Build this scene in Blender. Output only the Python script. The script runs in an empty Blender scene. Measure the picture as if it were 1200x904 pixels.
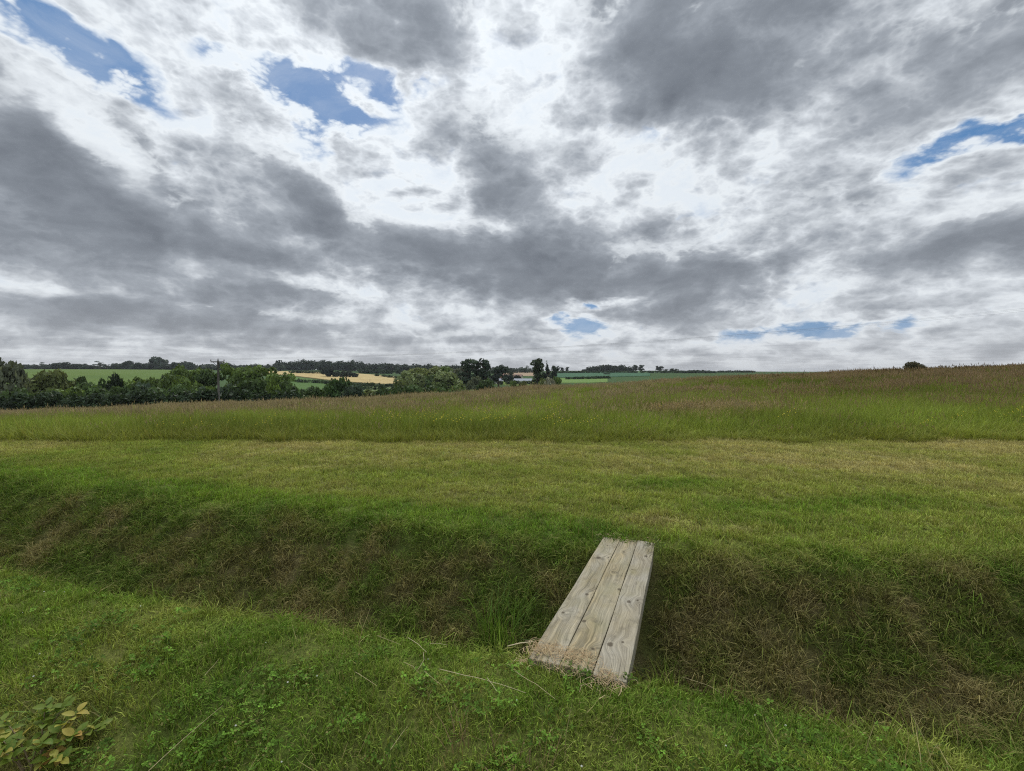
import bpy, bmesh, math, random
import numpy as np
from mathutils import Vector, Matrix

# ------------------------------------------------------------------ basics
for _b in (bpy.data.objects, bpy.data.meshes, bpy.data.materials):
    for _x in list(_b):
        _b.remove(_x)
SC = bpy.context.scene
COL = SC.collection
RNG = np.random.default_rng(7)
random.seed(7)
R = math.radians
SQ = False

# camera: eye 1.7 m above the near bank, very wide lens, tipped a hair down
EYE = 1.70
FPX = 540.0                      # focal length for a 1200 px wide frame
PITCH = R(1.70)
cam = bpy.data.cameras.new('camera')
cam.sensor_width = 36.0
cam.lens = 36.0 * FPX / 1200.0
cam.clip_start = 0.05
cam.clip_end = 12000
camo = bpy.data.objects.new('camera', cam)
camo.location = (0, 0, EYE)
camo.rotation_euler = (math.pi / 2 - PITCH, 0, 0)
COL.objects.link(camo)
SC.camera = camo
SC.cycles.use_denoising = False      # the turf keeps its grain
SC.cycles.pixel_filter_type = 'BLACKMAN_HARRIS'
SC.cycles.filter_width = 1.15
SC.render.resolution_x, SC.render.resolution_y = 1024, 771


def ray(u, v):
    """direction of a photo pixel, scaled to y = 1"""
    a = (u - 600.0) / FPX
    b = (452.0 - v) / FPX
    y = math.cos(PITCH) + b * math.sin(PITCH)
    z = -math.sin(PITCH) + b * math.cos(PITCH)
    return a / y, z / y


# ------------------------------------------------------------------ node helper
class NT:
    def __init__(self, tree):
        self.t = tree
        self.n = tree.nodes
        self.l = tree.links

    def new(self, typ, **kw):
        nd = self.n.new(typ)
        for k, v in kw.items():
            setattr(nd, k, v)
        return nd

    def put(self, sock, val):
        if isinstance(val, bpy.types.NodeSocket):
            self.l.new(val, sock)
        elif val is not None:
            if hasattr(sock.default_value, '__len__') and not hasattr(val, '__len__'):
                val = [val] * len(sock.default_value)
            if hasattr(val, '__len__') and len(val) == 3 and len(sock.default_value) == 4:
                val = list(val) + [1.0]
            sock.default_value = val

    def m(self, op, a, b=None, c=None, clamp=False):
        nd = self.new('ShaderNodeMath', operation=op, use_clamp=clamp)
        self.put(nd.inputs[0], a)
        if b is not None:
            self.put(nd.inputs[1], b)
        if c is not None:
            self.put(nd.inputs[2], c)
        return nd.outputs[0]

    def vm(self, op, a, b=None, scale=None):
        nd = self.new('ShaderNodeVectorMath', operation=op)
        self.put(nd.inputs[0], a)
        if b is not None:
            self.put(nd.inputs[1], b)
        if scale is not None:
            self.put(nd.inputs['Scale'], scale)
        return nd.outputs['Value'] if op in ('LENGTH', 'DOT_PRODUCT') else nd.outputs[0]

    def xyz(self, x, y, z):
        nd = self.new('ShaderNodeCombineXYZ')
        self.put(nd.inputs[0], x); self.put(nd.inputs[1], y); self.put(nd.inputs[2], z)
        return nd.outputs[0]

    def sep(self, v):
        nd = self.new('ShaderNodeSeparateXYZ')
        self.l.new(v, nd.inputs[0])
        return nd.outputs

    def noise(self, vec, scale, detail=4, rough=0.55, lac=2.0, dist=0.0, color=False):
        nd = self.new('ShaderNodeTexNoise')
        if vec is not None:
            self.l.new(vec, nd.inputs['Vector'])
        nd.inputs['Scale'].default_value = scale
        nd.inputs['Detail'].default_value = detail
        nd.inputs['Roughness'].default_value = rough
        nd.inputs['Lacunarity'].default_value = lac
        nd.inputs['Distortion'].default_value = dist
        return nd.outputs['Color' if color else 'Fac']

    def mix(self, fac, a, b, mode='MIX'):
        nd = self.new('ShaderNodeMix', data_type='RGBA', blend_type=mode)
        self.put(nd.inputs[0], fac)
        self.put(nd.inputs[6], a)
        self.put(nd.inputs[7], b)
        return nd.outputs[2]

    def ramp(self, fac, stops, interp='LINEAR'):
        nd = self.new('ShaderNodeValToRGB')
        cr = nd.color_ramp
        cr.interpolation = interp
        while len(cr.elements) < len(stops):
            cr.elements.new(0.5)
        for e, (p, c) in zip(cr.elements, stops):
            e.position = p
            e.color = tuple(c) + (1.0,) if len(c) == 3 else c
        self.put(nd.inputs[0], fac)
        return nd.outputs[0]

    def mrange(self, val, a, b, c=0.0, d=1.0, smooth=False):
        nd = self.new('ShaderNodeMapRange')
        nd.interpolation_type = 'SMOOTHSTEP' if smooth else 'LINEAR'
        self.put(nd.inputs[0], val)
        for i, x in enumerate((a, b, c, d)):
            nd.inputs[i + 1].default_value = x
        return nd.outputs[0]
# ------------------------------------------------------------------ sky and sun
SUN_AZ, SUN_EL = R(-14), R(47)        # azimuth from +y towards +x


def build_sky():
    w = bpy.data.worlds.new('World')
    SC.world = w
    w.use_nodes = True
    t = NT(w.node_tree)
    t.n.clear()
    out = t.new('ShaderNodeOutputWorld')
    bg = t.new('ShaderNodeBackground')
    t.l.new(bg.outputs[0], out.inputs[0])
    d = t.new('ShaderNodeTexCoord').outputs['Generated']
    sx, sy, sz = t.sep(d)
    el = t.m('ARCSINE', sz)
    az = t.m('ARCTAN2', sx, sy)
    # cloud layer coordinates: the layer seen in perspective, flattening to the horizon
    zc = t.m('ADD', t.m('MAXIMUM', sz, 0.0), 0.22)
    q = t.xyz(t.m('DIVIDE', sx, zc), t.m('DIVIDE', sy, zc), 0.0)
    q = t.vm('ADD', q, (3.7, 1.3, 0.4))
    wn = t.vm('SUBTRACT', t.noise(q, 1.1, 5, 0.55, color=True), (0.5, 0.5, 0.5))
    wf = t.vm('SUBTRACT', t.noise(q, 5.0, 5, 0.6, color=True), (0.5, 0.5, 0.5))
    ws = t.vm('ADD', wn, t.vm('SCALE', wf, scale=0.42))
    wx, wy, wz = t.sep(ws)
    elc = t.m('MAXIMUM', el, 0.0)
    amp_e = t.m('MULTIPLY_ADD', elc, 0.42, 0.012)
    amp_a = t.m('MULTIPLY_ADD', elc, 0.40, 0.10)
    p = t.xyz(t.m('MULTIPLY_ADD', wx, amp_a, az), t.m('MULTIPLY_ADD', wy, amp_e, el), 0.0)

    # (u, v, rx, ry, tilt deg (down to the right positive), weight)
    blobs = [
        # gaps of blue
        (28, 24, 116, 46, 24, -0.58), (110, 66, 90, 32, 25, -0.42),
        (352, 84, 116, 44, 4, -0.60), (378, 122, 50, 60, 0, -0.46), (258, 50, 72, 28, 10, -0.38), (438, 68, 70, 30, 0, -0.42),
        (1126, 172, 88, 24, -12, -0.62), (1204, 152, 40, 26, -10, -0.50),
        (975, 386, 170, 12, -4, -0.62), (672, 380, 40, 19, 15, -0.62), (696, 357, 60, 7, 0, -0.50),
        (752, 174, 44, 16, 0, -0.14), (780, 254, 50, 16, 0, -0.18),
        # bright thin cloud
        (150, 88, 230, 36, 24, -0.22), (300, 130, 160, 26, 28, -0.20), (430, 170, 120, 60, 10, -0.26), (530, 115, 110, 90, 0, -0.22),
        (120, 185, 110, 30, 35, -0.70), (635, 110, 80, 150, -10, -0.34), (710, 230, 120, 80, 0, -0.28),
        (325, 228, 60, 24, 30, -0.34), (478, 250, 80, 70, -20, -0.34), (840, 215, 170, 36, -25, -0.20),
        (330, 318, 230, 14, 4, -0.36), (60, 335, 150, 12, 4, -0.24), (1000, 190, 220, 50, 0, -0.20),
        (230, 36, 190, 34, 5, -0.22), (900, 330, 240, 18, 0, -0.15), (590, 250, 60, 40, 0, -0.16),
        # grey masses
        (150, 245, 300, 84, 13, 0.62), (390, 245, 150, 50, 16, 0.46), (60, 140, 130, 46, 30, 0.38),
        (30, 290, 220, 44, 4, 0.28), (320, 165, 100, 40, 18, 0.34),
        (800, 50, 270, 120, -8, 0.58), (870, 125, 160, 70, 14, 0.36), (1130, 30, 260, 70, 0, 0.34),
        (500, 12, 100, 60, 0, 0.55), (595, 200, 115, 74, 24, 0.56),
        (640, 320, 270, 50, 5, 0.64), (480, 302, 120, 30, 0, 0.26), (800, 324, 100, 36, 0, 0.30),
        (1000, 275, 260, 44, 4, 0.26), (1140, 288, 180, 36, -10, 0.42), (930, 245, 90, 44, 0, 0.26),
        (180, 365, 290, 26, 2, 0.55), (350, 345, 120, 16, 2, 0.24), (820, 372, 140, 14, 0, 0.24), (40, 395, 140, 12, 0, 0.2),
        (540, 392, 160, 12, 0, 0.26), (300, 400, 160, 9, 0, 0.18),
    ]
    def blob_sum(pv, rows, start):
        tot = start
        for (u, v, rx, ry, tilt, wt) in rows:
            a, z = ray(u, v)
            ca, ce = math.atan(a), math.atan2(z, math.hypot(1, a))
            mp = t.new('ShaderNodeMapping', vector_type='TEXTURE')
            t.l.new(pv, mp.inputs[0])
            mp.inputs['Location'].default_value = (ca, ce, 0)
            mp.inputs['Rotation'].default_value = (0, 0, -R(tilt))
            mp.inputs['Scale'].default_value = (1.08 * rx / FPX * math.cos(ca) ** 1.3, 1.08 * ry / FPX * math.cos(ce) ** 1.5 * math.cos(ca), 1)
            g = t.new('ShaderNodeTexGradient', gradient_type='SPHERICAL')
            t.l.new(mp.outputs[0], g.inputs[0])
            s = t.m('SMOOTH_MIN', t.m('MULTIPLY', g.outputs['Fac'], 1.35), 1.0, 0.35)
            tot = t.m('MULTIPLY_ADD', s, wt, tot)
        return tot

    gap = blob_sum(p, blobs[:13], 0.0)
    grey = [r_ for r_ in blobs[13:] if r_[5] > 0]
    accg = blob_sum(p, grey, 0.0)
    # the same masses a little higher up: where they thin out upwards, their tops catch the sun
    p_up = t.vm('ADD', p, t.xyz(t.m('MULTIPLY', az, -0.02), t.m('MULTIPLY_ADD', elc, 0.07, 0.008), 0.0))
    accg2 = blob_sum(p_up, grey, 0.0)
    mlit = t.m('SUBTRACT', accg, accg2)
    acc = blob_sum(p, [r_ for r_ in blobs[13:] if r_[5] <= 0], t.m('ADD', accg, 0.47))
    # body of the layer: a perspective deck plus rounded, cauliflower billows
    dd = t.vm('ADD', t.vm('MULTIPLY', d, (1.0, 1.0, 1.75)), t.vm('SCALE', wn, scale=0.10))

    def billow(vec):
        tot = None
        for k, (sc, am) in enumerate(((4.6, 0.50), (9.7, 0.30), (20.5, 0.17), (43.0, 0.10), (90.0, 0.06))):
            n = t.noise(vec, sc, 1.0, 0.5, dist=0.15)
            v_ = t.m('MULTIPLY', t.m('ABSOLUTE', t.m('SUBTRACT', n, 0.5)), am * 4.0)
            tot = v_ if tot is None else t.m('ADD', tot, v_)
        return tot

    det = t.noise(q, 2.6, 8, 0.52, dist=0.2)
    det2 = t.noise(t.vm('ADD', t.vm('SCALE', t.vm('SUBTRACT', q, (3.7, 1.3, 0.4)), scale=0.95), (3.7, 1.3, 0.4)), 2.6, 8, 0.52, dist=0.2)
    bil = billow(dd)
    bil2 = billow(t.vm('ADD', dd, (-0.004, -0.004, 0.034)))
    fine = t.noise(t.vm('MULTIPLY', d, (1.0, 1.0, 1.9)), 16.0, 8, 0.62, dist=0.5)
    q3 = t.xyz(t.m('DIVIDE', sx, t.m('ADD', t.m('MAXIMUM', sz, 0.0), 0.02)), t.m('DIVIDE', sy, t.m('ADD', t.m('MAXIMUM', sz, 0.0), 0.02)), 2.0)
    low = t.noise(q3, 0.55, 5, 0.55)
    lowk = t.mrange(el, 0.03, 0.20, 1.0, 0.0)
    highk = t.mrange(el, 0.015, 0.12, 0.45, 1.0)
    D = t.m('MULTIPLY_ADD', t.m('SUBTRACT', det, 0.5), 0.75, acc)
    calm = t.mrange(accg, 0.25, 0.85, 1.0, 0.42, True)
    D = t.m('MULTIPLY_ADD', t.m('MULTIPLY', t.m('MULTIPLY', t.m('SUBTRACT', bil, 0.46), highk), calm), 0.98, D)
    D = t.m('MULTIPLY_ADD', t.m('MULTIPLY', t.m('SUBTRACT', fine, 0.5), calm), 0.36, D)
    D = t.m('MULTIPLY_ADD', t.m('MULTIPLY', t.m('SUBTRACT', low, 0.5), lowk), 0.62, D)
    D = t.m('SMOOTH_MAX', D, 0.16, 0.16)
    ragged = t.m('MULTIPLY_ADD', t.m('SUBTRACT', bil, 0.42), 1.3, t.m('MULTIPLY', t.m('SUBTRACT', fine, 0.5), 1.1))
    open_ = t.m('ADD', gap, t.m('MULTIPLY', ragged, t.mrange(gap, -0.75, -0.15, 1.25, 0.3)))
    D = t.m('ADD', D, t.m('MINIMUM', open_, 0.0))
    shade = t.m('MULTIPLY_ADD', t.m('MULTIPLY', t.m('SUBTRACT', bil2, bil), calm), 1.05, t.m('MULTIPLY', t.m('SUBTRACT', det2, det), 0.9))
    D2 = t.m('ADD', shade, D)
    D2 = t.m('MULTIPLY_ADD', mlit, -0.50, D2)
    cover = t.mrange(D, -0.40, 0.12, smooth=True)
    cl = t.ramp(t.m('MULTIPLY', D2, 0.72), [(0.0, (0.86, 0.88, 0.91)), (0.09, (0.90, 0.905, 0.915)), (0.18, (0.75, 0.76, 0.785)),
                     (0.30, (0.56, 0.572, 0.60)), (0.45, (0.385, 0.402, 0.436)), (0.66, (0.268, 0.284, 0.315)),
                     (1.0, (0.175, 0.188, 0.215))])
    # bright rims along the sunlit upper edges
    edge = t.m('MULTIPLY', t.mrange(D, 0.26, 0.42, smooth=True), t.mrange(D, 0.46, 0.74, 1.0, 0.0, True))
    sunny = t.mrange(t.m('ADD', t.m('MULTIPLY', mlit, 1.0), t.m('SUBTRACT', det, det2)), 0.03, 0.20, 0.0, 0.55, True)
    cl = t.mix(t.m('MULTIPLY', edge, sunny), cl, (0.90, 0.905, 0.915))
    cl = t.mix(1.0, cl, (0.945, 0.995, 1.03), 'MULTIPLY')
    # glow of the veiled sun high above
    sd = (math.sin(SUN_AZ) * math.cos(SUN_EL), math.cos(SUN_AZ) * math.cos(SUN_EL), math.sin(SUN_EL))
    dt = t.m('MAXIMUM', t.vm('DOT_PRODUCT', d, sd), 0.0)
    glow = t.m('MULTIPLY_ADD', t.m('POWER', dt, 9.0), 0.18, 0.95)
    cl = t.mix(1.0, cl, t.xyz(glow, glow, glow), 'MULTIPLY')
    over = t.mrange(el, R(44), R(74), 1.0, 2.7, True)  # extra overhead brightness out of view, added to light the ground
    cl = t.mix(1.0, cl, t.xyz(over, over, over), 'MULTIPLY')
    # low cloud is seen through kilometres of air: contrast drops, warm-grey at the horizon
    hz = t.m('MULTIPLY', t.m('POWER', 2.718, t.m('MULTIPLY', elc, -15.0)), 0.62)
    cl = t.mix(hz, cl, (0.53, 0.535, 0.545))
    sky = t.new('ShaderNodeTexSky', sky_type='NISHITA')
    sky.sun_disc = False
    sky.sun_elevation = SUN_EL
    sky.sun_rotation = SUN_AZ
    sky.altitude = 50
    blue = t.mix(1.0, sky.outputs[0], (0.085, 0.085, 0.085), 'MULTIPLY')
    blue = t.mix(0.75, blue, (0.085, 0.24, 0.51))
    blue = t.mix(t.m('MULTIPLY', hz, 0.6), blue, (0.5, 0.58, 0.68))
    veil = t.mrange(t.noise(t.vm('MULTIPLY', d, (1.0, 1.0, 2.2)), 6.0, 7, 0.62, dist=0.8), 0.42, 0.78, 0.0, 0.42)
    blue = t.mix(veil, blue, (0.72, 0.78, 0.86))
    col = t.mix(cover, blue, cl)
    # below the horizon
    dn = t.mrange(sz, -0.06, -0.01)
    col = t.mix(dn, (0.10, 0.12, 0.08), col)
    t.l.new(col, bg.inputs[0])
    bg.inputs[1].default_value = 1.0
    w.cycles.sampling_method = 'MANUAL'
    w.cycles.sample_map_resolution = 512

    sun = bpy.data.lights.new('sun', 'SUN')
    sun.energy = SUN_POWER
    sun.angle = R(12)
    sun.color = (1.0, 0.95, 0.86)
    so = bpy.data.objects.new('sun', sun)
    so.rotation_euler = Vector(sd).to_track_quat('Z', 'Y').to_euler()
    so.location = (0, 0, 60)
    COL.objects.link(so)
    SC.view_settings.view_transform = 'Standard'
    SC.view_settings.look = 'None'
    SC.view_settings.gamma = 1.0
    SC.view_settings.exposure = 0.0


SUN_POWER = 1.5
build_sky()
# ------------------------------------------------------------------ numeric noise
def _hash(ix, iy, seed):
    h = (ix.astype(np.int64) * 374761393 + iy.astype(np.int64) * 668265263 + seed * 1442695041) & 0x7fffffff
    h = ((h ^ (h >> 13)) * 1274126177) & 0x7fffffff
    h = (h ^ (h >> 16)) & 0x7fffffff
    return h / float(0x7fffffff)


def vnoise(x, y, seed=0):
    x = np.asarray(x, float); y = np.asarray(y, float)
    ix = np.floor(x); iy = np.floor(y)
    fx = x - ix; fy = y - iy
    fx = fx * fx * (3 - 2 * fx); fy = fy * fy * (3 - 2 * fy)
    a = _hash(ix, iy, seed); b = _hash(ix + 1, iy, seed)
    c = _hash(ix, iy + 1, seed); d = _hash(ix + 1, iy + 1, seed)
    return (a * (1 - fx) + b * fx) * (1 - fy) + (c * (1 - fx) + d * fx) * fy


def fbm(x, y, scale=1.0, octv=4, seed=0, gain=0.5):
    """0..1, mean 0.5"""
    s = 0.0; a = 1.0; tot = 0.0
    for k in range(octv):
        s = s + a * vnoise(np.asarray(x) * scale + 17.3 * k, np.asarray(y) * scale - 9.1 * k, seed + k)
        tot += a; a *= gain; scale *= 2.03
    return s / tot


def sstep(a, b, x):
    t = np.clip((np.asarray(x, float) - a) / (b - a), 0, 1)
    return t * t * (3 - 2 * t)


# ------------------------------------------------------------------ terrain
MEADOW_Y = 12.0
_UC = np.array([-300, 0, 150, 330, 480, 600, 700, 850, 1000, 1200, 1500], float)
_ROWS = [
    (60, [502, 492.3, 485.0, 479.8, 472.3, 463.3, 457.8, 447.0, 442.0, 435.0, 424]),
    (75, [507, 498, 493, 487, 480, 471, 464, 454, 450, 444, 433]),
    (100, [503, 496, 493, 489, 483, 476, 468, 454, 451, 445, 434]),
    (140, [488, 483, 483, 482, 480, 474, 466, 452, 447, 441, 434]),
    (220, [462, 458, 458, 458, 462, 463, 458, 448, 443, 440, 435]),
    (300, [448, 446, 446, 452, 455, 455, 450, 444, 440, 439, 436]),
    (420, [437, 436, 436, 444, 447, 447, 443, 440.5, 438.5, 438, 436]),
    (600, [434, 433.5, 433.5, 436.5, 440, 441, 438, 437.8, 437, 437, 436]),
    (900, [433, 432.5, 432.5, 433.5, 435.5, 437, 434.5, 436, 436.5, 436.5, 436]),
    (1400, [433, 432, 432, 433, 435, 436, 433.5, 435.8, 436, 436, 436]),
    (3500, [435, 434.6, 434.6, 434.9, 435.5, 436, 435, 435.7, 436, 436, 436]),
]


def _build_far():
    tg = np.linspace(-1.7, 1.7, 240)
    lg = np.linspace(math.log(MEADOW_Y), math.log(3500), 320)
    ug = 600 + FPX * tg
    ds = [MEADOW_Y] + [r[0] for r in _ROWS]
    rows = [np.full_like(tg, -0.12)]
    for D, vs in _ROWS:
        v = np.interp(ug, _UC, vs)
        rows.append(EYE + (436.03 - v) / FPX * D)
    rows = np.array(rows)
    Z = np.empty((len(lg), len(tg)))
    for j in range(len(tg)):
        # linear in distance between rows, then softened
        Z[:, j] = np.interp(np.exp(lg), ds, rows[:, j])
    def blur(A, ax, n, w):
        k = np.exp(-0.5 * (np.arange(-n, n + 1) / w) ** 2); k /= k.sum()
        P = np.concatenate([np.repeat(A.take([0], ax), n, ax), A, np.repeat(A.take([-1], ax), n, ax)], ax)
        return np.apply_along_axis(lambda v: np.convolve(v, k, 'valid'), ax, P)
    Z = blur(Z, 1, 30, 9.0)
    Z0 = Z.copy()
    Z = blur(Z, 0, 8, 2.6)
    Z[0] = Z0[0]
    return tg, lg, Z


_TG, _LG, _ZF = _build_far()


def far_z(x, y):
    y = np.maximum(y, MEADOW_Y)
    t = np.clip(x / y, _TG[0], _TG[-1])
    l = np.clip(np.log(y), _LG[0], _LG[-1])
    a = (t - _TG[0]) / (_TG[1] - _TG[0]); b = (l - _LG[0]) / (_LG[1] - _LG[0])
    i = np.clip(a.astype(int), 0, len(_TG) - 2); j = np.clip(b.astype(int), 0, len(_LG) - 2)
    fa = a - i; fb = b - j
    return (_ZF[j, i] * (1 - fa) + _ZF[j, i + 1] * fa) * (1 - fb) + (_ZF[j + 1, i] * (1 - fa) + _ZF[j + 1, i + 1] * fa) * fb


def ditch_sr(x, y):
    s, r = 0.287 * x + 0.958 * y, 0.958 * x - 0.287 * y
    near = 0.17 + 0.09 * sstep(-2.5, -5.0, r) - 0.10 * np.exp(-((r + 0.2) / 0.8) ** 2)
    return s + near * (1 - sstep(2.8, 3.8, s)), r


def brow_far(r):
    return 5.15 + 0.85 * sstep(-0.2, 5.0, r) + 0.10 * (vnoise(r * 0.55, r * 0 + 3.3, 5) - 0.5)


def near_z(x, y):
    s, r = ditch_sr(x, y)
    wob = 0.16 * (fbm(r, r * 0, 0.7, 3, 21) - 0.5)
    sf = brow_far(r)
    ss = s + wob * sstep(1.6, 2.4, s) * (1 - sstep(3.2, 3.8, s))
    # stretch the far half so that its brow falls at sf
    k = np.where(ss > 3.6, 3.6 + (ss - 3.6) * (5.15 - 3.6) / (sf - 3.6), ss)
    z = np.interp(k, [-60, -2, 0.4, 1.3, 1.65, 1.98, 2.35, 2.66, 2.78, 2.92, 3.15, 3.4, 3.7, 4.0, 4.35, 4.65, 4.9, 5.05, 5.2, 5.6, 8.0, 11.5],
                  [-0.85, -0.80, -0.66, -0.34, -0.17, -0.04, 0.01, -0.03, -0.12, -0.33, -0.72, -0.92, -0.99, -0.93, -0.74, -0.50, -0.31, -0.24, -0.21, -0.185, -0.155, -0.12])
    inside = sstep(2.7, 3.1, s) * (1 - sstep(0, 0.5, s - sf))
    z = z + 0.022 * (fbm(x, y, 5.0, 3, 43) - 0.5) + inside * 0.20 * (fbm(x, y, 1.6, 4, 31) - 0.5) + 0.045 * (fbm(x, y, 1.1, 3, 41) - 0.5)
    z = z + inside * 0.09 * (fbm(x, y, 5.0, 2, 33) - 0.5)
    return z


def ground_z(x, y):
    x = np.asarray(x, float); y = np.asarray(y, float)
    w = sstep(8.5, 12.0, y)
    zf = far_z(x, y) + 0.05 * (fbm(x, y, 0.5, 3, 51) - 0.5)
    return near_z(x, np.minimum(y, 12.5)) * (1 - w) + zf * w


def gz(x, y):
    return float(ground_z(np.array([x]), np.array([y]))[0])


def hit(u, v, d0=90.0, d1=3400.0):
    """where the ray of a photo pixel meets the ground, from d0 outwards"""
    t, k = ray(u, v)
    D = np.exp(np.linspace(math.log(d0), math.log(d1), 6000))
    g = ground_z(t * D, D) - (EYE + k * D)
    idx = np.nonzero((g[:-1] < 0) & (g[1:] >= 0))[0]
    i = idx[0] if len(idx) else int(np.argmax(g))
    return t * D[i], D[i]


# what grows where: 0 green .. 1 dead and straw coloured
def dryness(x, y):
    s, r = ditch_sr(x, y)
    sf = brow_far(r)
    n1 = fbm(x, y, 0.9, 4, 61); n2 = fbm(x, y, 2.6, 4, 71); n3 = fbm(x, y, 0.35, 3, 81)
    d = 0.18 + 0.75 * (n2 - 0.5) + 0.45 * (n1 - 0.5)
    bank = sstep(2.75, 3.2, s) * (1 - sstep(-0.45, 0.15, s - sf))
    n4 = fbm(x, y, 6.5, 3, 77)
    browny = np.clip(0.46 - 0.06 * sstep(-0.5, 1.5, r) + 0.9 * (n1 - 0.5) + 1.3 * (n2 - 0.5) + 1.5 * (n4 - 0.5) - 0.22 * sstep(-3.5, -7.5, r), 0, 1)
    d = d * (1 - bank) + bank * browny
    strip = sstep(0.0, 1.2, s - sf)
    pale = np.clip(0.42 + 0.9 * (n3 - 0.5) + 0.45 * (n2 - 0.5) + 0.22 * sstep(-6, 4, x) + 0.18 * sstep(7, 11, y), 0, 1)
    d = d * (1 - strip) + strip * pale
    fringe = np.exp(-((s - sf - 0.25) / 0.4) ** 2) * sstep(0.5, -1.5, r) * 0.5
    d = d - fringe
    for px, py, wx, wy, am in ((2.8, 7.6, 1.0, 0.40, -0.45), (3.4, 6.3, 1.1, 0.30, -0.35), (5.2, 6.6, 1.0, 0.35, -0.30), (-2.4, 8.2, 1.6, 0.5, -0.18),
                               (1.75, 5.75, 0.55, 0.28, 0.45), (4.2, 9.6, 1.6, 0.35, 0.30), (7.5, 9.0, 1.8, 0.5, 0.25), (2.6, 5.4, 0.7, 0.2, 0.25)):
        d = d + am * np.exp(-(((x - px) / wx) ** 2 + ((y - py) / wy) ** 2)) * (0.5 + n2)
    # the hollow at the photographer's feet
    d = d + sstep(0.15, 0.75, (2.15 - s) / 0.9) * (0.16 + 1.1 * (n2 - 0.45))
    return np.clip(d, 0, 1)


GREEN_A = np.array([0.185, 0.285, 0.032]); GREEN_B = np.array([0.090, 0.175, 0.020])
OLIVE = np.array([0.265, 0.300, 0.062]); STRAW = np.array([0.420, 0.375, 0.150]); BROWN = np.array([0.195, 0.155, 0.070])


def turf_colour(x, y, jitter):
    d = np.clip(dryness(x, y) + jitter, 0, 1)[:, None]
    s, r = ditch_sr(x, y)
    strip = sstep(0.1, 1.6, s - brow_far(r))[:, None]
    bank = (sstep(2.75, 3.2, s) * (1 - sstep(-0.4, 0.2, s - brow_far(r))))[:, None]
    g = (0.6 * fbm(x, y, 1.7, 3, 91) + 0.4 * fbm(x, y, 7.0, 2, 92))[:, None]
    green = GREEN_B + (GREEN_A - GREEN_B) * np.clip(2.2 * g - 0.6, 0, 1)
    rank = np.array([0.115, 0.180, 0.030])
    green = green + (rank - green) * 0.75 * bank  # green and olive pulled deeper on the ditch banks
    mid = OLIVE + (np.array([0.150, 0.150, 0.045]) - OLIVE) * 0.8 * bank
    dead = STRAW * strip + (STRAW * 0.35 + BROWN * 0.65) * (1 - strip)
    c = np.where(d < 0.5, green + (mid - green) * (d / 0.5), mid + (dead - mid) * ((d - 0.5) / 0.5))
    # the passes of the mower, parallel to the ditch
    lane = 0.5 + 0.5 * np.sin((s + 0.05 * np.sin(r * 1.3)) * 2 * math.pi / 1.35)
    c = c * (1 + strip * (0.16 * (lane[:, None] - 0.5)))
    return c


# ------------------------------------------------------------------ object helpers
def link_mesh(name, me, mat=None, parent=None):
    o = bpy.data.objects.new(name, me)
    COL.objects.link(o)
    if mat is not None:
        if not me.materials:
            me.materials.append(mat)
    if parent is not None:
        o.parent = parent
    return o


def tag(o, label=None, cat=None, group=None, kind=None):
    if label: o['label'] = label
    if cat: o['category'] = cat
    if group: o['group'] = group
    if kind: o['kind'] = kind
    return o


def empty(name, loc, rz=0.0):
    o = bpy.data.objects.new(name, None)
    o.empty_display_size = 0.3
    o.location = loc
    o.rotation_euler = (0, 0, rz)
    COL.objects.link(o)
    return o


def np_mesh(name, V, F, smooth=False):
    """V (n,3); F list of (m,k) index arrays, each of one polygon size"""
    me = bpy.data.meshes.new(name)
    V = np.asarray(V, np.float32)
    me.vertices.add(len(V))
    me.vertices.foreach_set('co', V.ravel())
    loops = np.concatenate([np.asarray(f, np.int32).ravel() for f in F])
    sizes = np.concatenate([np.full(len(f), f.shape[1], np.int32) for f in F])
    starts = np.concatenate([[0], np.cumsum(sizes)[:-1]]).astype(np.int32)
    me.loops.add(len(loops))
    me.loops.foreach_set('vertex_index', loops)
    me.polygons.add(len(sizes))
    me.polygons.foreach_set('loop_start', starts)
    me.polygons.foreach_set('use_smooth', np.full(len(sizes), smooth, bool))
    me.update(calc_edges=True)
    return me


def add_col(me, name, C):
    a = me.color_attributes.new(name, 'FLOAT_COLOR', 'POINT')
    C = np.asarray(C, np.float32)
    if C.shape[1] == 3:
        C = np.concatenate([C, np.ones((len(C), 1), np.float32)], 1)
    a.data.foreach_set('color', C.ravel())


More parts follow.
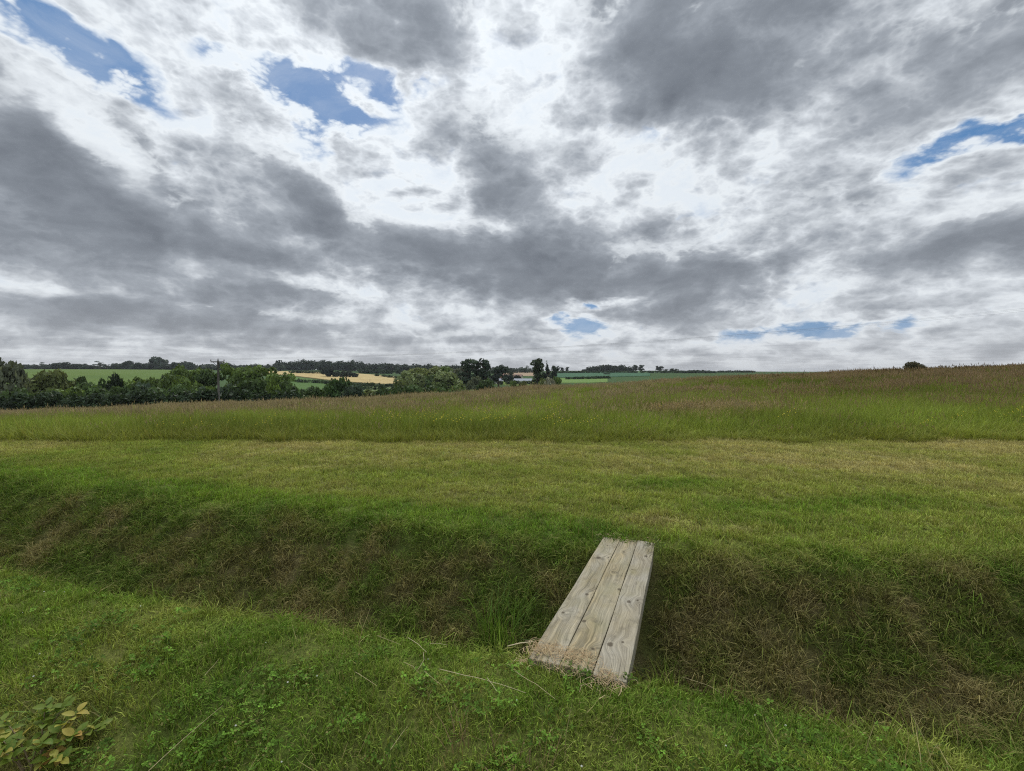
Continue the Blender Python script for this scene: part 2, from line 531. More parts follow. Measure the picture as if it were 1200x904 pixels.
class MB:
    """collects boxes, tubes and polygons, links them as one mesh"""
    def __init__(self):
        self.v = []; self.f = []

    def poly(self, pts):
        n = len(self.v)
        self.v += [tuple(p) for p in pts]
        self.f.append(list(range(n, n + len(pts))))

    def box(self, c, s, rz=0.0):
        n = len(self.v)
        cr, sr = math.cos(rz), math.sin(rz)
        for dz in (-1, 1):
            for dx, dy in ((-1, -1), (1, -1), (1, 1), (-1, 1)):
                x, y = dx * s[0] / 2, dy * s[1] / 2
                self.v.append((c[0] + x * cr - y * sr, c[1] + x * sr + y * cr, c[2] + dz * s[2] / 2))
        for q in ((3, 2, 1, 0), (4, 5, 6, 7), (0, 1, 5, 4), (1, 2, 6, 5), (2, 3, 7, 6), (3, 0, 4, 7)):
            self.f.append([n + i for i in q])

    def tube(self, pts, rad, sides=6, cap=True):
        pts = [Vector(p) for p in pts]
        if not hasattr(rad, '__len__'):
            rad = [rad] * len(pts)
        rings = []
        for i, p in enumerate(pts):
            d = (pts[min(i + 1, len(pts) - 1)] - pts[max(i - 1, 0)]).normalized()
            ref = Vector((0, 0, 1)) if abs(d.z) < 0.9 else Vector((1, 0, 0))
            a = d.cross(ref).normalized(); b = d.cross(a)
            n = len(self.v)
            for k in range(sides):
                th = 2 * math.pi * k / sides
                self.v.append(tuple(p + (a * math.cos(th) + b * math.sin(th)) * rad[i]))
            rings.append(n)
        for n0, n1 in zip(rings, rings[1:]):
            for k in range(sides):
                self.f.append([n0 + k, n0 + (k + 1) % sides, n1 + (k + 1) % sides, n1 + k])
        if cap:
            self.f.append([rings[0] + k for k in range(sides)])
            self.f.append([rings[-1] + k for k in reversed(range(sides))])

    def build(self, name, mat, parent=None, smooth=False):
        me = bpy.data.meshes.new(name)
        me.from_pydata(self.v, [], self.f)
        if smooth:
            me.polygons.foreach_set('use_smooth', [True] * len(me.polygons))
        me.update()
        return link_mesh(name, me, mat, parent)


def new_mat(name):
    m = bpy.data.materials.new(name)
    m.use_nodes = True
    t = NT(m.node_tree)
    t.n.clear()
    out = t.new('ShaderNodeOutputMaterial')
    return m, t, out


def leafy(t, out, col, transl=0.35, rough=0.55, spec=0.25):
    """thin leaf: a glossy-diffuse front that lets some light through"""
    p = t.new('ShaderNodeBsdfPrincipled')
    t.put(p.inputs['Base Color'], col)
    p.inputs['Roughness'].default_value = rough
    p.inputs['Specular IOR Level'].default_value = spec
    tr = t.new('ShaderNodeBsdfTranslucent')
    t.put(tr.inputs['Color'], t.mix(1.0, col, (1.15, 1.1, 0.7), 'MULTIPLY'))
    mx = t.new('ShaderNodeMixShader')
    mx.inputs[0].default_value = transl
    t.l.new(p.outputs[0], mx.inputs[1]); t.l.new(tr.outputs[0], mx.inputs[2])
    t.l.new(mx.outputs[0], out.inputs[0])


# ------------------------------------------------------------------ the ground sheet
def ground_material():
    m, t, out = new_mat('turf_soil')
    a = t.new('ShaderNodeVertexColor', layer_name='Col').outputs[0]
    pos = t.new('ShaderNodeNewGeometry').outputs['Position']
    n = t.noise(pos, 9.0, 8, 0.65)
    n2 = t.noise(pos, 60.0, 5, 0.7)
    k = t.mrange(n, 0.25, 0.75, 0.62, 1.35)
    col = t.mix(1.0, a, t.xyz(k, k, k), 'MULTIPLY')
    k2 = t.mrange(n2, 0.3, 0.7, 0.6, 1.4)
    col = t.mix(1.0, col, t.xyz(k2, k2, k2), 'MULTIPLY')
    p = t.new('ShaderNodeBsdfPrincipled')
    t.put(p.inputs['Base Color'], col)
    p.inputs['Roughness'].default_value = 0.95
    p.inputs['Specular IOR Level'].default_value = 0.1
    b = t.new('ShaderNodeBump')
    b.inputs['Strength'].default_value = 0.7
    b.inputs['Distance'].default_value = 0.03
    t.put(b.inputs['Height'], t.m('ADD', n, n2))
    t.l.new(b.outputs[0], p.inputs['Normal'])
    t.l.new(p.outputs[0], out.inputs[0])
    return m


def build_ground():
    a = 2.4
    ux = np.linspace(-math.asinh(4500 / a), math.asinh(4500 / a), 800)
    uy = np.linspace(-math.asinh(150 / a), math.asinh(4200 / a), 640)
    xs = a * np.sinh(ux); ys = a * np.sinh(uy) + 2.2
    X, Y = np.meshgrid(xs, ys)
    x, y = X.ravel(), Y.ravel()
    z = ground_z(x, y)
    nx, ny = len(xs), len(ys)
    i = np.arange(nx * ny).reshape(ny, nx)
    F = np.stack([i[:-1, :-1], i[:-1, 1:], i[1:, 1:], i[1:, :-1]], -1).reshape(-1, 4)
    me = np_mesh('ground', np.stack([x, y, z], 1), [F], True)
    soil = np.array([0.060, 0.050, 0.026])
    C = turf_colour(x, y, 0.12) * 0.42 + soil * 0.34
    md = sstep(11.6, 12.6, y)[:, None]
    meadow = np.array([0.075, 0.085, 0.028])
    C = C * (1 - md) + meadow * md
    far = sstep(66, 80, y)[:, None]
    k = fbm(x, y, 0.006, 3, 5)[:, None]
    land = np.array([0.045, 0.085, 0.025]) * (0.8 + 0.5 * k)
    C = C * (1 - far) + land * far
    add_col(me, 'Col', C)
    o = link_mesh('ground', me, ground_material())
    tag(o, kind='structure')
    return o


build_ground()
# ------------------------------------------------------------------ grass: many small tufts scattered as stuff
def tuft_mesh(name, rng, n, rad, h, hv, w, lean, curl=0.6, flat=0.0, segs=2):
    """n blades rooted within rad; h height, hv spread, w base width, lean outward tilt (rad)"""
    V = []; Fq = []; Ft = []; T = []
    for _ in range(n):
        rr = rad * math.sqrt(rng.random()); th = rng.random() * 6.283
        bx, by = rr * math.cos(th), rr * math.sin(th)
        az = th + rng.normal(0, 1.0)
        hh = h * (1 + hv * rng.normal())
        hh = max(hh, h * 0.25)
        ln = abs(rng.normal(lean, lean * 0.5)) + flat * rng.random()
        dx, dy = math.cos(az), math.sin(az)
        px, py = -dy, dx
        ww = w * (0.7 + 0.6 * rng.random())
        x, y, z = bx, by, -0.01
        ang = ln * 0.4
        L = hh / segs
        base = len(V)
        tw = rng.normal(0, 0.5)
        for k in range(segs + 1):
            f = k / segs
            wk = ww * (1 - f) ** 0.65 * 0.5
            qx, qy = px * math.cos(tw * f) + dx * math.sin(tw * f), py * math.cos(tw * f) + dy * math.sin(tw * f)
            if k < segs:
                V += [(x - qx * wk, y - qy * wk, z), (x + qx * wk, y + qy * wk, z)]
                T += [f, f]
            else:
                V.append((x, y, z)); T.append(1.0)
            x += dx * math.sin(ang) * L; y += dy * math.sin(ang) * L; z += math.cos(ang) * L
            ang += ln * curl + 0.25 * ln * rng.normal()
        for k in range(segs - 1):
            b = base + 2 * k
            Fq.append((b, b + 1, b + 3, b + 2))
        b = base + 2 * (segs - 1)
        Ft.append((b, b + 1, b + 2))
    F = []
    if Fq: F.append(np.array(Fq))
    F.append(np.array(Ft))
    me = np_mesh(name, np.array(V), F, False)
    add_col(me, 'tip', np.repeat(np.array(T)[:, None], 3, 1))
    return me


def clover_mesh(name, rng, n, rad, h, s):
    V = []; F = []; T = []
    for _ in range(n):
        rr = rad * math.sqrt(rng.random()); th = rng.random() * 6.283
        c = np.array([rr * math.cos(th), rr * math.sin(th), h * (0.5 + 0.7 * rng.random())])
        tilt = rng.normal(0, 0.35, 2)
        a0 = rng.random() * 6.283
        sz = s * (0.7 + 0.6 * rng.random())
        for k in range(3):
            a = a0 + k * 2.094
            d = np.array([math.cos(a), math.sin(a), 0]); e = np.array([-math.sin(a), math.cos(a), 0])
            pts = [c, c + d * sz * .55 + e * sz * .42, c + d * sz * .98 + e * sz * .2, c + d * sz * .98 - e * sz * .2, c + d * sz * .55 - e * sz * .42]
            b = len(V)
            for p in pts:
                q = p - c
                V.append((p[0], p[1], p[2] + q[0] * tilt[0] + q[1] * tilt[1] + 0.1 * np.linalg.norm(q)))
                T.append(0.7)
            F.append([b, b + 1, b + 2, b + 3, b + 4])
    me = np_mesh(name, np.array(V), [np.array(F)], False)
    add_col(me, 'tip', np.repeat(np.array(T)[:, None], 3, 1))
    return me


def seed_mesh(name, rng, n, rad, h, hv, head, hw, lean):
    """flowering stems: a thin stalk and a narrow plume"""
    V = []; F = []; T = []
    for _ in range(n):
        rr = rad * math.sqrt(rng.random()); th = rng.random() * 6.283
        b = np.array([rr * math.cos(th), rr * math.sin(th), 0.0])
        hh = h * (1 + hv * rng.normal())
        az = rng.random() * 6.283; ln = abs(rng.normal(0, lean))
        d = np.array([math.cos(az) * math.sin(ln), math.sin(az) * math.sin(ln), math.cos(ln)])
        a2 = rng.random() * 6.283
        e = np.array([math.cos(a2), math.sin(a2), 0.0]); e2 = np.array([-math.sin(a2), math.cos(a2), 0.0])
        sw = 0.003
        top = b + d * hh
        k = len(V)
        V += [b - e * sw, b + e * sw, top + e * sw * .6, top - e * sw * .6]; T += [0.0, 0.0, 0.5, 0.5]
        F.append([k, k + 1, k + 2, k + 3])
        hl = head * (0.7 + 0.6 * rng.random())
        dr = np.array([math.cos(az), math.sin(az), 0]) * hl * 0.25
        for q in (e, e2):
            k = len(V)
            V += [top - d * hl * .2, top + d * hl * .35 + q * hw + dr * .3, top + d * hl + dr, top + d * hl * .35 - q * hw + dr * .3]
            T += [1.0] * 4
            F.append([k, k + 1, k + 2, k + 3])
    me = np_mesh(name, np.array(V), [np.array(F)], False)
    add_col(me, 'tip', np.repeat(np.array(T)[:, None], 3, 1))
    return me


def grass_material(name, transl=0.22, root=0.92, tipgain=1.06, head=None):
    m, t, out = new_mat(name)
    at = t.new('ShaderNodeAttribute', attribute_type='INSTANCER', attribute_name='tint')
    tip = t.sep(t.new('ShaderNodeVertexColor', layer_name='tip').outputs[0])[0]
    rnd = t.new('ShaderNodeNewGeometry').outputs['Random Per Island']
    k = t.m('MULTIPLY', t.mrange(rnd, 0, 1, 0.60, 1.40), t.mrange(tip, 0, 1, root, tipgain))  # root end darker than the tip: shade near the ground put into the colour
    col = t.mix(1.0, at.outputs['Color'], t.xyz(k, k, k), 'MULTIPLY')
    # some blades are dead
    dead = t.m('GREATER_THAN', t.m('FRACT', t.m('MULTIPLY', rnd, 37.7)), 0.90)
    col = t.mix(t.m('MULTIPLY', dead, 0.6), col, (0.30, 0.24, 0.10))
    if head is not None:
        at2 = t.new('ShaderNodeAttribute', attribute_type='INSTANCER', attribute_name='head')
        hk = t.mrange(rnd, 0, 1, 0.7, 1.3)
        hc = t.mix(1.0, at2.outputs['Color'], t.xyz(hk, hk, hk), 'MULTIPLY')
        col = t.mix(t.mrange(tip, 0.5, 0.8), col, hc)
    leafy(t, out, col, transl, 0.7, 0.07)
    return m


def protos(colname, meshes, mat):
    c = bpy.data.collections.new(colname)
    for k, me in enumerate(meshes):
        me.materials.append(mat)
        o = bpy.data.objects.new('%s_%03d' % (colname, k), me)
        c.objects.link(o)
    return c


def scatter(name, label, P, rot, scl, idx, tint, coll, head=None, mat=None, kind='stuff'):
    me = bpy.data.meshes.new(name)
    me.vertices.add(len(P))
    me.vertices.foreach_set('co', np.asarray(P, np.float32).ravel())
    a = me.attributes.new('rot', 'FLOAT_VECTOR', 'POINT'); a.data.foreach_set('vector', np.asarray(rot, np.float32).ravel())
    a = me.attributes.new('scl', 'FLOAT_VECTOR', 'POINT'); a.data.foreach_set('vector', np.asarray(scl, np.float32).ravel())
    a = me.attributes.new('idx', 'INT', 'POINT'); a.data.foreach_set('value', np.asarray(idx, np.int32))
    for nm, C in (('tint', tint), ('head', head)):
        if C is None: continue
        C = np.concatenate([np.asarray(C, np.float32), np.ones((len(P), 1), np.float32)], 1)
        a = me.attributes.new(nm, 'FLOAT_COLOR', 'POINT'); a.data.foreach_set('color', C.ravel())
    me.update()
    o = link_mesh(name, me)
    g = bpy.data.node_groups.new(name + '_scatter', 'GeometryNodeTree')
    g.interface.new_socket('Geometry', in_out='INPUT', socket_type='NodeSocketGeometry')
    g.interface.new_socket('Geometry', in_out='OUTPUT', socket_type='NodeSocketGeometry')
    N, L = g.nodes, g.links
    gi, go = N.new('NodeGroupInput'), N.new('NodeGroupOutput')
    ci = N.new('GeometryNodeCollectionInfo')
    ci.inputs['Collection'].default_value = coll
    ci.inputs['Separate Children'].default_value = True
    ci.inputs['Reset Children'].default_value = True
    ip = N.new('GeometryNodeInstanceOnPoints')
    ip.inputs['Pick Instance'].default_value = True
    L.new(gi.outputs[0], ip.inputs['Points'])
    L.new(ci.outputs[0], ip.inputs['Instance'])
    def attr(nm, dt):
        n = N.new('GeometryNodeInputNamedAttribute'); n.data_type = dt
        n.inputs['Name'].default_value = nm
        return n.outputs[0]
    L.new(attr('idx', 'INT'), ip.inputs['Instance Index'])
    e2r = N.new('FunctionNodeEulerToRotation')
    L.new(attr('rot', 'FLOAT_VECTOR'), e2r.inputs[0])
    L.new(e2r.outputs[0], ip.inputs['Rotation'])
    L.new(attr('scl', 'FLOAT_VECTOR'), ip.inputs['Scale'])
    L.new(ip.outputs[0], go.inputs[0])
    md = o.modifiers.new('scatter', 'NODES')
    md.node_group = g
    tag(o, label, None, None, kind)
    return o


def strew(x0, x1, y0, y1, dens, keep=None):
    n = int((x1 - x0) * (y1 - y0) * dens)
    x = RNG.uniform(x0, x1, n); y = RNG.uniform(y0, y1, n)
    m = np.abs(x) < 1.22 * y + 2.2          # what this place can show, with a margin
    if keep is not None:
        m &= RNG.random(n) < keep(x, y)
    return x[m], y[m]


def slope_rot(x, y, amount=0.6):
    e = 0.08
    dzx = (ground_z(x + e, y) - ground_z(x - e, y)) / (2 * e)
    dzy = (ground_z(x, y + e) - ground_z(x, y - e)) / (2 * e)
    n = len(x)
    rx = np.arctan(dzy) * amount + RNG.normal(0, 0.12, n); ry = -np.arctan(dzx) * amount + RNG.normal(0, 0.12, n)
    return rx, ry


# footbridge footprint, kept clear of turf
_B0 = np.array([0.292, 2.646]); _BD = np.array([0.347, 0.938]); _BN = np.array([0.938, -0.347])


def bridge_uv(x, y):
    dx, dy = x - _B0[0], y - _B0[1]
    return dx * _BD[0] + dy * _BD[1], dx * _BN[0] + dy * _BN[1]


def off_bridge(x, y):
    l, w = bridge_uv(x, y)
    return ~((l > -0.03) & (l < 2.66) & (w > -0.22) & (w < 0.44))


def pts3(x, y, dz=0.0):
    return np.stack([x, y, ground_z(x, y) + dz], 1)


def turf(name, label, x, y, coll, nproto, s0, s1, rotflat=0.6, tintgain=1.0, jit=0.10, cfun=None):
    m = off_bridge(x, y)
    m &= RNG.random(len(x)) < 0.50 + 2.4 * (fbm(x, y, 5.5, 3, 103) - 0.30)
    x, y = x[m], y[m]
    n = len(x)
    rx, ry = slope_rot(x, y, rotflat)
    rot = np.stack([rx, ry, RNG.uniform(0, 6.283, n)], 1)
    # euler XYZ: spin first about z, then lean
    s = RNG.uniform(s0, s1, n)
    sh = s * np.clip(0.30 + 1.4 * fbm(x, y, 5.0, 3, 101), 0.4, 1.7)
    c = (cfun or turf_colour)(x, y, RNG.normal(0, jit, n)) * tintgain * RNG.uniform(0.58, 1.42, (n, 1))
    return scatter(name, label, pts3(x, y), rot, np.stack([s, s, sh], 1), RNG.integers(0, nproto, n), c, coll)


rg = np.random.default_rng(11)
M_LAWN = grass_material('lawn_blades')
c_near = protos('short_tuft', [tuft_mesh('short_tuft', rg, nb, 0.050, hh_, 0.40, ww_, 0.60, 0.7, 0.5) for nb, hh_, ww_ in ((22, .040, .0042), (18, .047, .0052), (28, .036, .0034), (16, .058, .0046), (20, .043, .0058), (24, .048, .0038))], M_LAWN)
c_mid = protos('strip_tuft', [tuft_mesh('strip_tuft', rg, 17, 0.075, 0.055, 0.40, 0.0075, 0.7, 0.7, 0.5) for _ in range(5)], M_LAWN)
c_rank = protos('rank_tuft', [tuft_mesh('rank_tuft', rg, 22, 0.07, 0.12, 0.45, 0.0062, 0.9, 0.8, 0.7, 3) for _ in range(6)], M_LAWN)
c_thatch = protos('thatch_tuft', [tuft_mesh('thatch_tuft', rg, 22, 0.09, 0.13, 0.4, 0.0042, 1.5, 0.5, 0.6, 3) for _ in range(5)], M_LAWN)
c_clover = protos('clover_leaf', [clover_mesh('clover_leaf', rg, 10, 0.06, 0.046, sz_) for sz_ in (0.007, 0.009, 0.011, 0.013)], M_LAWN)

def _out_of_ditch(x, y):
    s, r = ditch_sr(x, y)
    return (s < 2.6) | (s > brow_far(r))


# near bank lawn
x, y = strew(-7.8, 6.5, 1.0, 5.2, 1150, lambda x, y: 1 - sstep(2.6, 3.0, ditch_sr(x, y)[0]))
turf('mown_grass', 'short green turf on the near bank', x, y, c_near, 6, 0.7, 1.25, tintgain=0.95)
# clover and small leaves among it
def _clover_keep(x, y):
    s, r = ditch_sr(x, y)
    return sstep(0.42, 0.62, fbm(x, y, 1.3, 4, 131)) * sstep(0.40, 0.6, fbm(x, y, 6.0, 2, 133)) * (1 - sstep(2.5, 2.8, s)) * sstep(-0.1, 0.1, 0.45 - dryness(x, y))
x, y = strew(-7.8, 6.5, 1.0, 5.2, 240, _clover_keep)
def clover_colour(x, y, j):
    return np.array([0.095, 0.175, 0.024]) * (1 + 2.0 * j[:, None])
turf('clover', 'low clover leaves in the near turf', x, y, c_clover, 4, 0.8, 1.3, 0.4, cfun=clover_colour)
# broad-leaved weeds: plantain and dandelion rosettes
c_ros = protos('leaf_rosette', [tuft_mesh('leaf_rosette', rg, nb, 0.012, hh_, 0.3, ww_, 1.15, 0.25, 0.35, 4) for nb, hh_, ww_ in ((9, .085, .017), (7, .07, .022), (11, .10, .012))], M_LAWN)
x, y = strew(-12, 11, 1.1, 10.5, 7.5, lambda x, y: np.clip(2.6 * (fbm(x, y, 0.8, 3, 143) - 0.36), 0.05, 1) * np.where(_out_of_ditch(x, y), 1.0, 0.25))
def rosette_colour(x, y, j):
    return np.array([0.110, 0.170, 0.036]) * (1 + 1.6 * j[:, None])
turf('weed_rosettes', 'broad-leaved weed rosettes scattered in the turf', x, y, c_ros, 3, 0.6, 1.15, 0.8, cfun=rosette_colour)
# ditch banks: longer, matted, half of it dead
def _bank(x, y):
    s, r = ditch_sr(x, y)
    return sstep(2.6, 2.85, s) * (1 - sstep(-0.15, 0.35, s - brow_far(r)))
x, y = strew(-14.5, 12.5, 1.4, 10.2, 560, _bank)
turf('ditch_grass', 'matted grass on the banks of the ditch', x, y, c_rank, 6, 0.55, 1.1, 0.8)
x, y = strew(-14.5, 12.5, 1.4, 10.2, 230, lambda x, y: _bank(x, y) * sstep(0.3, 0.65, dryness(x, y)))
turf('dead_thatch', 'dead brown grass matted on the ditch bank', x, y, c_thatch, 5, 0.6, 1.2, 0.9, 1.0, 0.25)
# mown strip beyond the ditch
def _strip(x, y):
    s, r = ditch_sr(x, y)
    return sstep(-0.2, 0.2, s - brow_far(r)) * (y < 12.5) * np.clip(1.25 - y / 20, 0.4, 1)
x, y = strew(-17.5, 17, 3.0, 12.6, 480, _strip)
turf('mown_strip_grass', 'close mown turf of the strip beyond the ditch', x, y, c_mid, 5, 0.75, 1.25, 0.6)
# a few longer strands and straw clippings over it all
x, y = strew(-15, 14, 1.2, 12.2, 16, lambda x, y: (fbm(x, y, 1.2, 3, 171) > 0.45) * 1.0)
c_clip = protos('clipping', [tuft_mesh('clipping', rg, 5, 0.10, 0.14, 0.5, 0.0032, 1.7, 0.15, 0.3, 3) for _ in range(5)], M_LAWN)
def clip_colour(x, y, j):
    return np.array([0.34, 0.29, 0.13]) * (1 + 1.5 * j[:, None])
turf('grass_clippings', 'pale dry clippings lying on the turf', x, y, c_clip, 5, 0.5, 1.1, 0.8, cfun=clip_colour)

# ------------------------------------------------------------------ the long meadow
def meadow_brown(x, y):
    """0 fresh green .. 1 ripe, pinkish brown seed"""
    n = fbm(x, y, 0.10, 4, 201); n2 = fbm(x, y, 0.45, 3, 211)
    t = x / np.maximum(y, 1)
    start = 31 + 25 * sstep(-0.06, 0.24, t) + 5 * sstep(0.4, 0.9, t)
    start = np.minimum(start, 54.0)
    b = 0.80 * sstep(0, 1, (y - start) / (60 - start)) + 0.04
    b = b + 0.55 * (n - 0.5) + 0.4 * (n2 - 0.5)
    patch = np.exp(-(((x - 7.6) / 2.6) ** 2 + ((y - 18.2) / 1.2) ** 2))
    return np.clip(b + 0.75 * patch, 0, 1)


def meadow_colour(x, y):
    n = fbm(x, y, 0.22, 4, 221)[:, None]
    t = (x / np.maximum(y, 1))[:, None]
    g = np.array([0.215, 0.275, 0.050]) * (0.55 + 0.9 * n)
    g = g * (1 - 0.30 * sstep(0.1, 0.6, t) * sstep(22, 36, y)[:, None])
    yel = np.array([0.250, 0.235, 0.055])
    b = meadow_brown(x, y)[:, None]
    edge = (0.45 * (1 - sstep(12.2, 14.0, y)))[:, None]
    return g + (yel - g) * np.clip(0.55 * b + edge * 0.8, 0, 1)


def meadow_head(x, y):
    b = meadow_brown(x, y)[:, None]
    n = fbm(x, y, 0.30, 3, 231)[:, None]
    pink = np.array([0.385, 0.310, 0.205]); pale = np.array([0.40, 0.345, 0.21]); rust = np.array([0.30, 0.20, 0.125])
    t = (x / np.maximum(y, 1))[:, None]
    c = pink + (pale - pink) * np.clip(2.2 * (n - 0.35), 0, 1)
    c = c + (rust - c) * 0.55 * sstep(0.15, 0.7, t)
    return c


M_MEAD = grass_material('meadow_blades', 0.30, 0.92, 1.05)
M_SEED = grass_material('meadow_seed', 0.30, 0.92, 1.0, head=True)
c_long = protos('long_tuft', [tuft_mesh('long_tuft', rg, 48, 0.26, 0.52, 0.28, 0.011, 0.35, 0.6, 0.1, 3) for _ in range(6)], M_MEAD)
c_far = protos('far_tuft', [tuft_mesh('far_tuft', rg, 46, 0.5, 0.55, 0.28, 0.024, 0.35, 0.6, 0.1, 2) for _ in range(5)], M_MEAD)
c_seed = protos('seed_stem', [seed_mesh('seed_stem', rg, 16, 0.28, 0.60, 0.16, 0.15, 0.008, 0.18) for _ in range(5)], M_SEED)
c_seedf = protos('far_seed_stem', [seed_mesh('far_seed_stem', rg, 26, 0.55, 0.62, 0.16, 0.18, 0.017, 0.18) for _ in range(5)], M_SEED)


def mscatter(name, label, x, y, coll, nproto, hgain, head=False):
    n = len(x)
    rot = np.stack([RNG.normal(0, 0.08, n), RNG.normal(0, 0.08, n), RNG.uniform(0, 6.283, n)], 1)
    s = RNG.uniform(0.8, 1.2, n)
    low = 1 - 0.55 * np.exp(-(((x - 7.4) / 3.2) ** 2 + ((y - 17.5) / 1.0) ** 2))
    hh = hgain * s * (0.62 + 0.75 * fbm(x, y, 0.16, 3, 241)) * low * (0.42 + 0.58 * sstep(11.9, 14.4, y))
    return scatter(name, label, pts3(x, y, -0.01), rot, np.stack([s, s, hh], 1), RNG.integers(0, nproto, n),
                   meadow_colour(x, y) * RNG.uniform(0.8, 1.2, (n, 1)), coll, meadow_head(x, y) * RNG.uniform(0.8, 1.2, (n, 1)) if head else None)


def _edge(x, y):
    return (y > 12.0 + 1.1 * (fbm(x, y * 0, 0.7, 4, 251) - 0.5)) * 1.0


x, y = strew(-28, 28, 11.4, 21, 24, _edge)
mscatter('meadow_grass', 'long green grass at the near edge of the meadow', x, y, c_long, 6, 0.95)
x, y = strew(-49, 49, 20, 38, 13)
mscatter('meadow_grass', 'long grass in the middle of the meadow', x, y, c_long, 6, 1.05)
x, y = strew(-93, 93, 37, 74, 6)
mscatter('meadow_grass', 'long grass along the crest of the meadow', x, y, c_far, 5, 1.0)
x, y = strew(-27, 27, 12.4, 24, 9, lambda x, y: np.clip(0.05 + 1.0 * meadow_brown(x, y), 0, 1))
mscatter('meadow_seed_heads', 'thin flowering grass stems in the meadow', x, y, c_seed, 5, 1.0, True)
x, y = strew(-92, 92, 22, 74, 5.0, lambda x, y: np.clip(0.04 + 1.1 * meadow_brown(x, y), 0, 1))
mscatter('meadow_seed_heads', 'ripe pinkish seed heads over the meadow', x, y, c_seedf, 5, 1.05, True)

# a thin, pale, dried-out patch in the meadow
x, y = strew(2, 14, 14.5, 22, 26, lambda x, y: np.clip(1.3 * np.exp(-(((x - 7.8) / 2.7) ** 2 + ((y - 17.6) / 1.5) ** 2)) * (0.3 + 1.6 * (fbm(x, y, 1.1, 3, 501) - 0.3)), 0, 1))
n = len(x)
s_ = RNG.uniform(0.7, 1.1, n)
scatter('dried_grass_patch', 'pale dried-out grass stems in the middle of the meadow', pts3(x, y), np.stack([RNG.normal(0, .3, n), RNG.normal(0, .3, n), RNG.uniform(0, 6.28, n)], 1),
        np.stack([s_, s_, s_ * 0.85], 1), RNG.integers(0, 5, n), np.array([0.46, 0.38, 0.20]) * RNG.uniform(0.5, 1.25, (n, 1)), c_seed,
        np.array([0.52, 0.42, 0.26]) * RNG.uniform(0.6, 1.2, (n, 1)))
